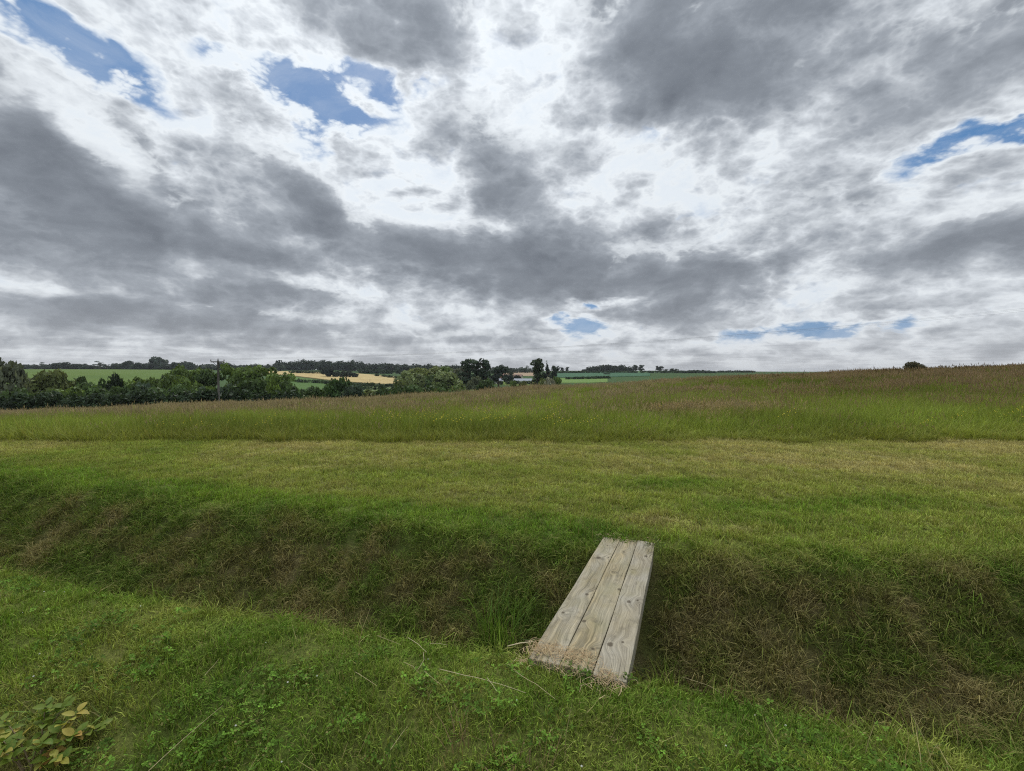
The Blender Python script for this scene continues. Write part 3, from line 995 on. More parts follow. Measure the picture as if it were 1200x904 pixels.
# ------------------------------------------------------------------ plank footbridge
def wood_material(name, base, dark, grey, seed, knots):
    m, t, out = new_mat(name)
    pc = t.new('ShaderNodeTexCoord').outputs['Object']
    p = t.vm('ADD', pc, (seed * 1.7, seed * 3.1, seed * 0.6))
    # knots: a few centres that bend the grain round them
    kd = None
    for (kx, ky, kr) in knots:
        dv = t.vm('MULTIPLY', t.vm('SUBTRACT', pc, (kx, ky, 0.0)), (1.0, 0.62, 0.2))
        dk = t.m('DIVIDE', t.vm('LENGTH', dv), kr)
        kd = dk if kd is None else t.m('MINIMUM', kd, dk)
    kd = t.m('MULTIPLY_ADD', t.m('SUBTRACT', t.noise(p, 38.0, 4, 0.6), 0.5), 0.7, kd)
    knot = t.mrange(kd, 0.45, 1.0, 1.0, 0.0, True)
    halo = t.mrange(kd, 0.6, 5.5, 1.0, 0.0, True)
    bend = t.m('MULTIPLY', halo, 0.045)
    warp = t.noise(t.vm('MULTIPLY', p, (2.0, 0.7, 2.0)), 2.0, 3, 0.5)
    px, py, pz = t.sep(p)
    gx = t.m('ADD', t.m('MULTIPLY_ADD', warp, 0.10, px), bend)
    gv = t.xyz(t.m('MULTIPLY', gx, 42.0), t.m('MULTIPLY', py, 0.9), t.m('MULTIPLY', pz, 42.0))
    grain = t.noise(gv, 1.0, 6, 0.62)
    fibre = t.noise(t.xyz(t.m('MULTIPLY', gx, 170.0), t.m('MULTIPLY', py, 3.0), t.m('MULTIPLY', pz, 170.0)), 1.0, 4, 0.6)
    blotch = t.noise(t.vm('MULTIPLY', p, (6.0, 2.0, 6.0)), 1.0, 6, 0.6)
    col = t.mix(t.mrange(grain, 0.38, 0.62), dark, base)
    col = t.mix(t.mrange(blotch, 0.35, 0.72), col, grey)
    k = t.mrange(fibre, 0.25, 0.75, 0.55, 1.30)
    col = t.mix(1.0, col, t.xyz(k, k, k), 'MULTIPLY')
    # green algae in patches, near one end more
    alg = t.m('MULTIPLY', t.mrange(t.noise(p, 3.2, 5, 0.6), 0.47, 0.72), 0.34)
    col = t.mix(alg, col, (0.20, 0.19, 0.075))
    # dark weather stains
    stn = t.mrange(t.noise(t.vm('MULTIPLY', p, (7.0, 4.0, 7.0)), 1.3, 7, 0.7), 0.55, 0.72, 0.0, 0.65)
    col = t.mix(stn, col, (0.085, 0.075, 0.055))
    stk = t.mrange(t.noise(t.xyz(t.m('MULTIPLY', gx, 16.0), t.m('MULTIPLY', py, 1.1), t.m('MULTIPLY', pz, 16.0)), 1.0, 6, 0.65), 0.56, 0.74, 0.0, 0.60)
    col = t.mix(stk, col, (0.105, 0.095, 0.075))
    # drying cracks along the grain
    cr = t.noise(t.xyz(t.m('MULTIPLY', gx, 60.0), t.m('MULTIPLY', py, 0.55), t.m('MULTIPLY', pz, 60.0)), 1.0, 2, 0.4)
    crack = t.mrange(t.m('ABSOLUTE', t.m('SUBTRACT', cr, 0.42)), 0.0, 0.016, 1.0, 0.0)
    crk = t.m('MULTIPLY', crack, t.mrange(t.noise(p, 1.6, 3, 0.5), 0.48, 0.60))
    col = t.mix(t.m('MULTIPLY', crk, 0.75), col, (0.045, 0.036, 0.025))
    col = t.mix(t.m('MULTIPLY', knot, 0.80), col, (0.065, 0.050, 0.032))
    pr = t.new('ShaderNodeBsdfPrincipled')
    t.put(pr.inputs['Base Color'], col)
    t.put(pr.inputs['Roughness'], 0.85)
    pr.inputs['Specular IOR Level'].default_value = 0.2
    h = t.m('ADD', t.m('MULTIPLY', grain, 0.5), t.m('MULTIPLY', fibre, 0.5))
    h = t.m('SUBTRACT', h, t.m('MULTIPLY', crk, 1.2))
    b = t.new('ShaderNodeBump'); b.inputs['Strength'].default_value = 0.75; b.inputs['Distance'].default_value = 0.004
    t.put(b.inputs['Height'], h)
    t.l.new(b.outputs[0], pr.inputs['Normal'])
    t.l.new(pr.outputs[0], out.inputs[0])
    return m


def plank_mesh(w, th, l0, l1, seed):
    bm = bmesh.new()
    rr = random.Random(seed)
    n = 28
    rings = []
    for i in range(n + 1):
        y = l0 + (l1 - l0) * i / n
        wob = 0.0012 * math.sin(i * 0.45 + seed)
        cup = 0.002 * math.sin(i * 0.35 + seed * 2)
        ring = [bm.verts.new((sx * w / 2 + wob, y, zz + cup)) for sx, zz in ((-1, -th), (1, -th), (1, 0), (-1, 0))]
        rings.append(ring)
    for a, b in zip(rings, rings[1:]):
        for k in range(4):
            bm.faces.new((a[k], b[k], b[(k + 1) % 4], a[(k + 1) % 4]))
    bm.faces.new(rings[0]); bm.faces.new(list(reversed(rings[-1])))
    bmesh.ops.recalc_face_normals(bm, faces=bm.faces)
    es = [e for e in bm.edges if len(e.link_faces) == 2 and e.calc_face_angle(0) > 1.0]
    bmesh.ops.bevel(bm, geom=es, offset=0.006, segments=2, affect='EDGES', profile=0.6)
    me = bpy.data.meshes.new('plank')
    bm.to_mesh(me); bm.free()
    return me


bridge = empty('footbridge', (0.292, 2.646, 0.012), -math.atan2(0.347, 0.938))
bridge.rotation_euler.x = -0.0777
tag(bridge, 'footbridge of three weathered timber planks laid across the grassy ditch', 'footbridge')
for k, (cx, l0, l1, mats, lab) in enumerate((
        (-0.0965, -0.045, 2.735, ((0.39, 0.325, 0.20), (0.19, 0.16, 0.10), (0.36, 0.335, 0.27), 1, [(-0.02, 1.95, 0.028), (0.045, 1.02, 0.020), (-0.05, 0.62, 0.014), (0.0, 2.4, 0.012), (0.07, 2.0, 0.012)]), 'left plank under most of the straw'),
        (0.0945, -0.05, 2.75, ((0.38, 0.31, 0.18), (0.18, 0.15, 0.088), (0.35, 0.32, 0.24), 2, [(0.082, 1.22, 0.020), (-0.075, 0.55, 0.018), (0.0, 2.25, 0.016), (0.05, 0.2, 0.013), (-0.03, 1.6, 0.01)]), 'middle plank with a dark knot at its edge'),
        (0.2855, -0.07, 2.74, ((0.38, 0.33, 0.225), (0.20, 0.165, 0.105), (0.36, 0.335, 0.275), 3, [(-0.01, 1.0, 0.022), (0.05, 1.05, 0.012), (-0.05, 0.3, 0.024), (0.02, 0.36, 0.012), (0.03, 2.2, 0.022), (-0.06, 1.75, 0.010)]), 'greyer right plank with an open side face'))):
    o = link_mesh('plank', plank_mesh(0.186, 0.10, l0, l1, k + 3), wood_material('weathered_timber', *mats), bridge)
    o.location = (cx, 0, 0.002 * (k - 1))
    o['label'] = lab


def bridge_pt(w, l, z=0.0):
    c = Matrix.Translation(bridge.location) @ bridge.rotation_euler.to_matrix().to_4x4()
    return c @ Vector((w, l, z))


# ------------------------------------------------------------------ straw on the bridge end
def fibre_material(name, c0, c1):
    m, t, out = new_mat(name)
    rnd = t.new('ShaderNodeNewGeometry').outputs['Random Per Island']
    col = t.mix(rnd, c0, c1)
    leafy(t, out, col, 0.2, 0.6, 0.2)
    return m


def straw_heap():
    V = []; F = []
    def strip(p, az, L, w, pitch):
        d = Vector((math.cos(az) * math.cos(pitch), math.sin(az) * math.cos(pitch), math.sin(pitch)))
        e = Vector((-math.sin(az), math.cos(az), RNG.normal(0, .4))).normalized()
        bend = Vector((0, 0, 1)) * RNG.normal(0, 0.12) * L + e * RNG.normal(0, .18) * L
        n = len(V)
        for f in (0, .5, 1):
            q = p + d * L * (f - .5) + bend * (4 * f * (1 - f) - .5)
            V.extend([tuple(q - e * w * .5), tuple(q + e * w * .5)])
        F.extend([(n, n + 1, n + 3, n + 2), (n + 2, n + 3, n + 5, n + 4)])
    for _ in range(300):
        w = RNG.uniform(-0.24, 0.19); l = RNG.normal(0.06, 0.055)
        thick = 0.014 * math.exp(-((l - 0.05) / 0.09) ** 2)
        p = bridge_pt(w, l, 0.006 + RNG.random() * thick)
        if l < -0.06:
            p.z = max(p.z, gz(p.x, p.y) + 0.03 + RNG.random() * 0.025)
        strip(p, RNG.uniform(0, 6.283), RNG.uniform(0.03, 0.10), RNG.uniform(0.0016, 0.0034), RNG.normal(0, 0.15))
    for _ in range(120):
        w = RNG.normal(0.27, 0.05); l = RNG.normal(-0.10, 0.055)
        p = bridge_pt(w, l, 0.01)
        if l < -0.06: p.z = gz(p.x, p.y) + 0.02 + RNG.random() * 0.04
        strip(p, RNG.uniform(0, 6.283), RNG.uniform(0.03, 0.09), RNG.uniform(0.0016, 0.0032), RNG.normal(0, 0.2))
    for _ in range(70):
        w = RNG.uniform(-0.26, 0.2); l = RNG.normal(-0.085, 0.03)
        p = bridge_pt(w, l, 0.0)
        p.z = gz(p.x, p.y) + 0.03 + RNG.random() * 0.03
        strip(p, RNG.uniform(0, 6.283), RNG.uniform(0.03, 0.09), RNG.uniform(0.0016, 0.0032), RNG.normal(0, 0.2))
    for _ in range(60):
        w = RNG.uniform(-0.3, 0.45); l = RNG.normal(2.72, 0.05)
        p = bridge_pt(w, l, 0.008 + RNG.random() * .01)
        p.z = max(p.z, gz(p.x, p.y) + 0.03)
        strip(p, RNG.uniform(0, 6.283), RNG.uniform(0.03, 0.08), RNG.uniform(0.0016, 0.003), RNG.normal(0, 0.15))
    me = np_mesh('straw', np.array(V), [np.array(F)])
    o = link_mesh('straw', me, fibre_material('dry_straw', (0.56, 0.45, 0.26), (0.36, 0.24, 0.13)))
    tag(o, 'reddish dry straw scattered over the bridge end', None, None, 'stuff')


straw_heap()


# ------------------------------------------------------------------ single dry stalks on the turf
def near_hit(u, v, floor=-9.0):
    t, k = ray(u, v)
    D = np.linspace(1.2, 13, 4000)
    g = np.maximum(ground_z(t * D, D), floor) - (EYE + k * D)
    i = int(np.argmax(g >= 0))
    return t * D[i], D[i]


M_STALK = fibre_material('dry_stalk', (0.50, 0.44, 0.25), (0.46, 0.38, 0.20))
M_PALE = fibre_material('pale_stalk', (0.62, 0.56, 0.38), (0.6, 0.5, 0.3))
for pts, rad, lab in (
        ([(478, 752), (490, 762), (500, 774)], .0032, 'pale broken stalk lying above the bent one, left of the bridge straw'),
        ([(496, 775), (497, 786), (490, 797)], .0024, 'short bent stalk hanging below the pale broken stalk'),
        ([(416, 800), (429, 808), (442, 817)], .0028, 'straight dry stalk alone in the clover, left of the other near stalks'),
        ([(497, 799), (508, 808), (518, 817)], .0022, 'thin dry stalk just below the bent stalk in the clover'),
        ([(515, 797), (545, 803), (569, 807), (592, 815), (616, 826)], .0030, 'longest pale stalk, lying across the turf towards the bridge straw'),
        ([(571, 807), (577, 815), (582, 824)], .0028, 'short stalk crossing the middle of the longest pale stalk'),
        ([(473, 788), (484, 793), (493, 803)], .0026, 'curved dry stalk left of the bent stalk in the clover'),
        ([(453, 885), (466, 870), (478, 857)], .0024, 'dry stalk leaning uphill near the dead stems in the front turf'),
        ([(604, 800), (628, 815), (652, 834)], .0034, 'dry stalk lying in front of the straw on the bridge end'),
        ([(174, 903), (215, 866), (261, 827)], .0028, 'very long thin stalk right of the leafy sapling'),
        ([(240, 797), (249, 788), (257, 780)], .0022, 'short stalk standing in turf above the long stalk by the sapling'),
        ([(504, 754), (514, 757), (524, 762)], .0026, 'small pale stalk on the ditch brow beside the broken stalk'),
        ([(442, 752), (456, 758), (470, 764)], .0024, 'thin stalk on the ditch brow left of the broken stalk'),
        ([(799, 793), (830, 803), (846, 812)], .0020, 'thin dry stalk on the brow right of the bridge')):
    P = []
    fine = []
    for a, b in zip(pts, pts[1:]):
        for f in (0, .34, .67):
            fine.append((a[0] + (b[0] - a[0]) * f, a[1] + (b[1] - a[1]) * f))
    fine.append(pts[-1])
    for i, (u, v) in enumerate(fine):
        X, Y = near_hit(u, v, 0.0)
        P.append((X, Y, max(gz(X, Y), -0.06) + 0.045))
    za, zb = max(P[0][2], P[1][2]), max(P[-1][2], P[-2][2])
    P = [(p[0], p[1], za + (zb - za) * i / (len(P) - 1) + 0.012) for i, p in enumerate(P)]
    c = P[0]
    mb = MB()
    n = len(P)
    mb.tube([(p[0] - c[0], p[1] - c[1], p[2] - c[2]) for p in P], [0.55 * rad * (1 - .45 * i / (n - 1)) for i in range(n)], 5)
    o = mb.build('grass_stalk', M_STALK if 'pale' not in lab else M_PALE, None, True)
    o.location = c
    tag(o, lab, 'stalk', 'dry stalks lying on the near turf')

# pale stick by the bridge's near left corner
mb = MB()
a = bridge_pt(-0.33, -0.03, 0.03); b = bridge_pt(-0.2, 0.07, 0.035)
mb.tube([(0, 0, 0), tuple((b - a) * .5 + Vector((0, 0, .006))), tuple(b - a)], [.0028, .0036, .0022], 6)
o = mb.build('stick', M_PALE, None, True)
o.location = a
tag(o, 'short pale split stick leaning on the straw-covered corner of the left plank', 'stick')


# ------------------------------------------------------------------ upright grass clumps
def clump(name, label, cat, u, v, mesh, tint, scale, group=None):
    X, Y = near_hit(u, v)
    m, t, out = new_mat(name + '_blades')
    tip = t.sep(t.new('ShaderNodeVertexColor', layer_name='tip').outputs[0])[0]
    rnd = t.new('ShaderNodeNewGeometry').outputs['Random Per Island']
    k = t.m('MULTIPLY', t.mrange(rnd, 0, 1, 0.65, 1.35), t.mrange(tip, 0, 1, 0.6, 1.15))  # blades darkened towards the root, ground shade painted into the tint
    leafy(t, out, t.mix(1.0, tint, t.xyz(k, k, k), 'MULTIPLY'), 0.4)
    o = link_mesh(name, mesh, m)
    o.location = (X, Y, gz(X, Y) - 0.01)
    o.scale = (scale, scale, scale)
    tag(o, label, cat, group)
    return o


rg2 = np.random.default_rng(23)
TG = 'taller grass tufts around the ditch and bridge'
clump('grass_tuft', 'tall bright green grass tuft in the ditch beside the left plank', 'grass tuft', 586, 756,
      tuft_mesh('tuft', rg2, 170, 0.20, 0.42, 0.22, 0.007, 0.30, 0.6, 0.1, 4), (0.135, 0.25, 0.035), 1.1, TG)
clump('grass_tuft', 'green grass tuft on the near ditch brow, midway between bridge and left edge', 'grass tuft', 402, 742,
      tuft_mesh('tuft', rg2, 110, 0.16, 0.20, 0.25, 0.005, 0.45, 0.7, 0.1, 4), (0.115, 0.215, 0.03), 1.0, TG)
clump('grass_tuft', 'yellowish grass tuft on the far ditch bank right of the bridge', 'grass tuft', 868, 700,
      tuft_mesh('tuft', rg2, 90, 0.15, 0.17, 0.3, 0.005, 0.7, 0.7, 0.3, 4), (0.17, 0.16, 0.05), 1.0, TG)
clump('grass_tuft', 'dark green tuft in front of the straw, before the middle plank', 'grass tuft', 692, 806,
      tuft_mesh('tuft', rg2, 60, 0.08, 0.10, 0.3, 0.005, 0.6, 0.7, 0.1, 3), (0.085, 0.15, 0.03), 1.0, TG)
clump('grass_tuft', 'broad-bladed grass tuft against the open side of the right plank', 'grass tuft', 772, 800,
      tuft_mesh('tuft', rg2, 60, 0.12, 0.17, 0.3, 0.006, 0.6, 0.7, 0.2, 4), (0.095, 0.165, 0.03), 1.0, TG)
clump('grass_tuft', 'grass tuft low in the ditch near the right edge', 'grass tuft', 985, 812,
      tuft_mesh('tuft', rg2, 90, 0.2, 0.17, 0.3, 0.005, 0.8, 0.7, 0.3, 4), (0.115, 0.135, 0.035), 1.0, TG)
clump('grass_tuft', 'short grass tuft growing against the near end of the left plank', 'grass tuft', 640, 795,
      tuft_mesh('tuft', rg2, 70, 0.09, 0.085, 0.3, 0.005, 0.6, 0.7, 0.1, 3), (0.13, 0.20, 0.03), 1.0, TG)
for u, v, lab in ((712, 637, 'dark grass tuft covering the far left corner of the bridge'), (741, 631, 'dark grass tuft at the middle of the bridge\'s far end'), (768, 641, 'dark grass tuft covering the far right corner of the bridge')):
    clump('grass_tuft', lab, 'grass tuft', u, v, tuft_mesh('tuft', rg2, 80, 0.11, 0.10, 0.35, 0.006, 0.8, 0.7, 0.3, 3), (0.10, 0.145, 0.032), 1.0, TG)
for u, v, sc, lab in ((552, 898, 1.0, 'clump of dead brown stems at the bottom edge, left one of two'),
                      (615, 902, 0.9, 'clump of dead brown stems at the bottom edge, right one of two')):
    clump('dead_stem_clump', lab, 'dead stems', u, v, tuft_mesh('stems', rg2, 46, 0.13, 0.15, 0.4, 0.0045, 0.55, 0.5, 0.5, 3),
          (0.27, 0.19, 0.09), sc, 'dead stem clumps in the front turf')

# ------------------------------------------------------------------ tiny flowers
def flower_mesh(name, rng, n, rad, h, s):
    V = []; F = []
    for _ in range(n):
        th = rng.random() * 6.283; rr = rad * math.sqrt(rng.random())
        c = (rr * math.cos(th), rr * math.sin(th), h * rng.uniform(.75, 1.1))
        b = len(V)
        V += [(c[0] + s, c[1], c[2]), (c[0], c[1] + s, c[2]), (c[0] - s, c[1], c[2]), (c[0], c[1] - s, c[2]), (c[0], c[1], c[2] + s), (c[0], c[1], c[2] - s * .6)]
        F += [(b, b + 1, b + 4), (b + 1, b + 2, b + 4), (b + 2, b + 3, b + 4), (b + 3, b, b + 4), (b + 1, b, b + 5), (b + 2, b + 1, b + 5), (b + 3, b + 2, b + 5), (b, b + 3, b + 5)]
    return np_mesh(name, np.array(V), [np.array(F)])


def plain_mat(name, col, rough=0.7, spec=0.25):
    m, t, out = new_mat(name)
    p = t.new('ShaderNodeBsdfPrincipled')
    pos = t.new('ShaderNodeTexCoord').outputs['Object']
    k = t.mrange(t.noise(pos, 3.0, 5, 0.6), 0.3, 0.7, 0.82, 1.15)
    t.put(p.inputs['Base Color'], t.mix(1.0, col, t.xyz(k, k, k), 'MULTIPLY'))
    p.inputs['Roughness'].default_value = rough
    p.inputs['Specular IOR Level'].default_value = spec
    t.l.new(p.outputs[0], out.inputs[0])
    return m


c_wf = protos('clover_flower', [flower_mesh('clover_flower', rg2, 1, 0.0, 0.055, 0.008)], plain_mat('white_petals', (0.75, 0.74, 0.66)))
x, y = strew(-5, 4, 1.6, 3.9, 4.0, lambda x, y: 1 - sstep(2.6, 2.8, ditch_sr(x, y)[0]))
m = off_bridge(x, y); x, y = x[m], y[m]
n = len(x)
scatter('clover_flowers', 'tiny white clover flowers in the near turf', pts3(x, y), np.zeros((n, 3)), np.ones((n, 3)) * RNG.uniform(.4, .8, (n, 1)), np.zeros(n, int), np.ones((n, 3)), c_wf)
c_yf = protos('yellow_flower', [flower_mesh('yellow_flower', rg2, 5, 0.25, 0.62, 0.018)], plain_mat('yellow_petals', (0.62, 0.52, 0.04)))
x, y = strew(-22, 22, 12.3, 30, 1.6, lambda x, y: np.clip(3.2 * (fbm(x, y, 0.16, 3, 301) - 0.50), 0.01, 1) + 0.8 * np.exp(-(((x + 3.2) / 1.6) ** 2 + ((y - 18) / 3.5) ** 2)))
n = len(x)
scatter('yellow_flowers', 'small yellow flowers dotted through the meadow grass', pts3(x, y), np.zeros((n, 3)), np.ones((n, 3)) * RNG.uniform(.7, 1.05, (n, 1)), np.zeros(n, int), np.ones((n, 3)), c_yf)


# ------------------------------------------------------------------ leafy sapling at the left corner
def sapling():
    X, Y = near_hit(42, 902)
    X *= 1.0
    z0 = gz(X, Y)
    root = empty('leafy_sapling', (X, Y, z0))
    root.scale = (0.9, 0.9, 0.78)
    tag(root, 'low leafy sapling with yellowing oval leaves in the bottom left corner', 'sapling')
    rr = random.Random(5)
    st = MB()
    leaves = {'green': ([], []), 'yellow': ([], []), 'orange': ([], [])}

    def leaf(p, d, L, W, droop, roll, kind):
        d = Vector(d).normalized()
        side = d.cross(Vector((0, 0, 1))).normalized()
        up = side.cross(d).normalized()
        side2 = side * math.cos(roll) + up * math.sin(roll)
        up2 = up * math.cos(roll) - side * math.sin(roll)
        V, F = leaves[kind]
        n = 7
        rows = []
        for i in range(n + 1):
            f = i / n
            w = W * 0.5 * (math.sin(math.pi * min(1, f ** 0.85)) ** 0.75) if 0 < f < 1 else 0.0015
            c = p + d * (L * f) + Vector((0, 0, -1)) * droop * L * f * f
            k = len(V)
            for q in (-1, 0, 1):
                V.append(tuple(c + side2 * w * q + up2 * (abs(q) * w * 0.35)))
            rows.append(k)
        for a, b in zip(rows, rows[1:]):
            F.append((a, a + 1, b + 1, b)); F.append((a + 1, a + 2, b + 2, b + 1))

    stems = [((-.02, 0, 0), (-.30, .12, .20)), ((0, .02, 0), (-.10, .16, .27)), ((.03, 0, 0), (.10, .14, .24)), ((.02, -.03, 0), (.17, .06, .17)),
             ((-.04, -.02, 0), (-.22, .02, .17)), ((.01, -.04, 0), (.06, -.02, .19)), ((-.02, .03, 0), (-.02, .19, .25)), ((.0, -.02, 0), (.20, -.05, .11)), ((-.05, .0, 0), (-.36, -.02, .15)), ((-.03, -.03, 0), (-.14, -.06, .16)), ((.03, .02, 0), (.24, .12, .15))]
    for a, b in stems:
        a, b = Vector(a), Vector(b)
        mid = (a + b) * .5 + Vector((0, 0, .05))
        P = [a, (a + mid) * .5 + Vector((0, 0, .012)), mid, (mid + b) * .5 + Vector((0, 0, .008)), b]
        st.tube([tuple(p) for p in P], [.0042, .0038, .0032, .0026, .0018], 6)
        nleaf = 15
        for i in range(nleaf):
            f = 0.3 + 0.7 * i / (nleaf - 1)
            j = min(int(f * 4), 3)
            p = P[j].lerp(P[j + 1], f * 4 - j)
            az = i * 2.4 + rr.uniform(-.4, .4)
            out = (b - a).normalized()
            d = Vector((math.cos(az), math.sin(az), rr.uniform(-.15, .5))) * .9 + out * .5
            kind = 'green'
            q = rr.random()
            if p.x > 0.06 and q < .45: kind = 'orange' if q < .07 else 'yellow'
            elif q < .22: kind = 'yellow'
            L = rr.uniform(.055, .085)
            leaf(p, d, L, L * rr.uniform(.42, .56), rr.uniform(.05, .5), rr.uniform(-.6, .6), kind)
    leaf(Vector((.12, .02, .13)), (.2, -.5, -.5), .085, .062, .2, .9, 'orange')
    leaf(Vector((.09, .0, .13)), (-.1, -.5, -.5), .08, .05, .2, .7, 'orange')

    def leaf_mat(name, c0, c1, vein):
        m, t, out = new_mat(name)
        g = t.new('ShaderNodeNewGeometry')
        pos = t.new('ShaderNodeTexCoord').outputs['Object']
        col = t.mix(g.outputs['Random Per Island'], c0, c1)
        col = t.mix(t.mrange(t.noise(pos, 55, 5, 0.6), 0.50, 0.72, 0, 0.6), col, vein)
        leafy(t, out, col, 0.35, 0.55, 0.2)
        return m
    pass
    st.build('stem', plain_mat('brown_stem', (0.16, 0.12, 0.06)), root, True)
    for kind, nm, mat, lab in (('green', 'foliage', leaf_mat('green_leaf', (0.095, 0.165, 0.020), (0.170, 0.225, 0.032), (0.25, 0.25, 0.05)), None),
                               ('yellow', 'yellowing_foliage', leaf_mat('yellow_leaf', (0.34, 0.36, 0.07), (0.42, 0.33, 0.07), (0.25, 0.22, 0.06)), 'yellowing leaves'),
                               ('orange', 'orange_foliage', leaf_mat('orange_leaf', (0.50, 0.30, 0.08), (0.44, 0.30, 0.08), (0.34, 0.17, 0.05)), 'orange leaves')):
        V, F = leaves[kind]
        o = link_mesh(nm, np_mesh(nm, np.array(V), [np.array(F)], True), mat, root)
        if lab: o['label'] = lab


sapling()
# ------------------------------------------------------------------ trees: crowns of leaf clumps on a trunk with limbs
def tree_leaf_material():
    m, t, out = new_mat('tree_leaves')
    oi = t.new('ShaderNodeObjectInfo')
    g = t.new('ShaderNodeNewGeometry')
    tone = t.sep(t.new('ShaderNodeVertexColor', layer_name='tone').outputs[0])[0]
    k = t.m('MULTIPLY', t.mrange(g.outputs['Random Per Island'], 0, 1, 0.65, 1.35), t.mrange(tone, 0, 1, 0.65, 1.45))
    col = t.mix(1.0, oi.outputs['Color'], t.xyz(k, k, k), 'MULTIPLY')
    leafy(t, out, col, 0.30, 0.6, 0.2)
    return m


M_LEAF = tree_leaf_material()
M_BARK = plain_mat('bark', (0.085, 0.068, 0.05), 0.95, 0.1)


def crown_points(kind, rng, n):
    """leaf centres and outward directions in a unit crown: half width 1, height 0..1"""
    lumps = []
    if kind == 'bush':
        for _ in range(26):
            a = rng.random() * 6.283; r = 0.72 * math.sqrt(rng.random()); h = rng.uniform(0.10, 0.80) * (1 - 0.45 * r * r)
            lumps.append((r * math.cos(a), r * math.sin(a), h, rng.uniform(0.20, 0.36), rng.uniform(0.13, 0.22)))
        lumps.append((0, 0, 0.36, 0.72, 0.36))
    elif kind == 'round':
        for _ in range(24):
            a = rng.random() * 6.283; r = 0.70 * math.sqrt(rng.random()); h = 0.58 + rng.uniform(-0.36, 0.36) * math.sqrt(1 - 0.7 * r * r)
            lumps.append((r * math.cos(a), r * math.sin(a), h, rng.uniform(0.22, 0.38), rng.uniform(0.09, 0.16)))
    elif kind == 'airy':
        for _ in range(11):
            a = rng.random() * 6.283; r = 0.78 * math.sqrt(rng.random()); h = rng.uniform(0.36, 0.92)
            lumps.append((r * math.cos(a), r * math.sin(a), h, rng.uniform(0.18, 0.32), rng.uniform(0.06, 0.11)))
    elif kind == 'poplar':
        for k in range(30):
            h = 0.10 + 0.86 * k / 29
            a = rng.random() * 6.283; r = rng.uniform(0.1, 0.62) * (0.75 + 0.3 * math.sin(h * 3.1))
            lumps.append((r * math.cos(a), r * math.sin(a), h, rng.uniform(0.26, 0.46), rng.uniform(0.05, 0.10)))
    elif kind == 'conifer':
        for k in range(24):
            h = 0.06 + 0.9 * k / 23
            a = rng.random() * 6.283; r = rng.uniform(0.3, 0.8) * (1 - h)
            lumps.append((r * math.cos(a), r * math.sin(a), h, 0.42 * (1.05 - h), 0.09))
    P = []; N = []; T = []
    w = np.array([l[3] ** 2 for l in lumps]); w /= w.sum()
    for li in rng.choice(len(lumps), n, p=w):
        cx, cy, cz, rr, rh = lumps[li]
        d = rng.normal(0, 1, 3); d /= np.linalg.norm(d)
        if d[2] < -0.3: d[2] *= 0.4
        f = rng.uniform(0.55, 1.06) ** 0.6
        P.append((cx + d[0] * rr * f, cy + d[1] * rr * f, max(cz + d[2] * rh * f, 0.015)))
        N.append(d); T.append(li * 0.381 % 1.0)
    P = np.array(P)
    P[:, 2] /= np.percentile(P[:, 2], 99.0)
    return P, np.array(N), np.array(T)


def leaf_quads(P, N, T, size, rng, asp=(1.0, 1.0, 1.0)):
    n = len(P)
    nn = N + rng.normal(0, 0.55, (n, 3))
    nn /= np.linalg.norm(nn, axis=1)[:, None]
    ref = rng.normal(0, 1, (n, 3))
    a = np.cross(nn, ref); a /= np.linalg.norm(a, axis=1)[:, None]
    b = np.cross(nn, a)
    s = size * rng.uniform(0.6, 1.4, (n, 1))
    a = a * s * asp; b = b * s * asp
    V = np.stack([P - a, P - b * .55, P + a, P + b * .55], 1).reshape(-1, 3)
    F = np.arange(4 * n).reshape(n, 4)
    C = np.repeat(np.repeat(T[:, None], 3, 1), 4, 0)
    return V, F, C


def crown_mesh(kind, seed, n, size, hw=0.9):
    rng = np.random.default_rng(seed)
    P, N, T = crown_points(kind, rng, n)
    V, F, C = leaf_quads(P, N, T, size, rng, np.array([1.0, 1.0, hw]))
    me = np_mesh('crown', V, [F])
    add_col(me, 'tone', C)
    me.materials.append(M_LEAF)
    return me


def trunk_mesh(kind, seed):
    rr = random.Random(seed)
    mb = MB()
    top = {'bush': 0.5, 'round': 0.75, 'airy': 0.85, 'poplar': 0.93, 'conifer': 0.95}[kind]
    r0 = {'bush': 0.07, 'round': 0.085, 'airy': 0.08, 'poplar': 0.12, 'conifer': 0.09}[kind]
    P = [(0.03 * math.sin(k + seed), 0.03 * math.cos(1.3 * k + seed), -0.03 + (top + 0.03) * k / 5) for k in range(6)]
    mb.tube(P, [r0 * (1.15 - 0.19 * k) for k in range(6)], 7)
    for k in range(7):
        i = 1 + k % 4
        a = k * 2.4 + rr.random()
        L = rr.uniform(0.4, 0.7)
        p = Vector(P[i])
        q = p + Vector((math.cos(a) * L * .5, math.sin(a) * L * .5, 0.10)); e = p + Vector((math.cos(a) * L, math.sin(a) * L, 0.24))
        mb.tube([tuple(p), tuple(q), tuple(e)], [r0 * .5, r0 * .34, r0 * .14], 5)
    me = bpy.data.meshes.new('trunk')
    me.from_pydata(mb.v, [], mb.f)
    me.materials.append(M_BARK)
    return me


CROWNS = {'bush': [crown_mesh('bush', 40 + k, 2600, 0.085) for k in range(6)],
          'round': [crown_mesh('round', 60 + k, 2200, 0.085, 0.6) for k in range(4)],
          'airy': [crown_mesh('airy', 70 + k, 700, 0.075, 0.5) for k in range(3)],
          'poplar': [crown_mesh('poplar', 80 + k, 2400, 0.12, 0.28) for k in range(3)],
          'conifer': [crown_mesh('conifer', 90, 1800, 0.10, 0.4)]}
TRUNKS = {k: trunk_mesh(k, 7) for k in CROWNS}
_tc = [0]

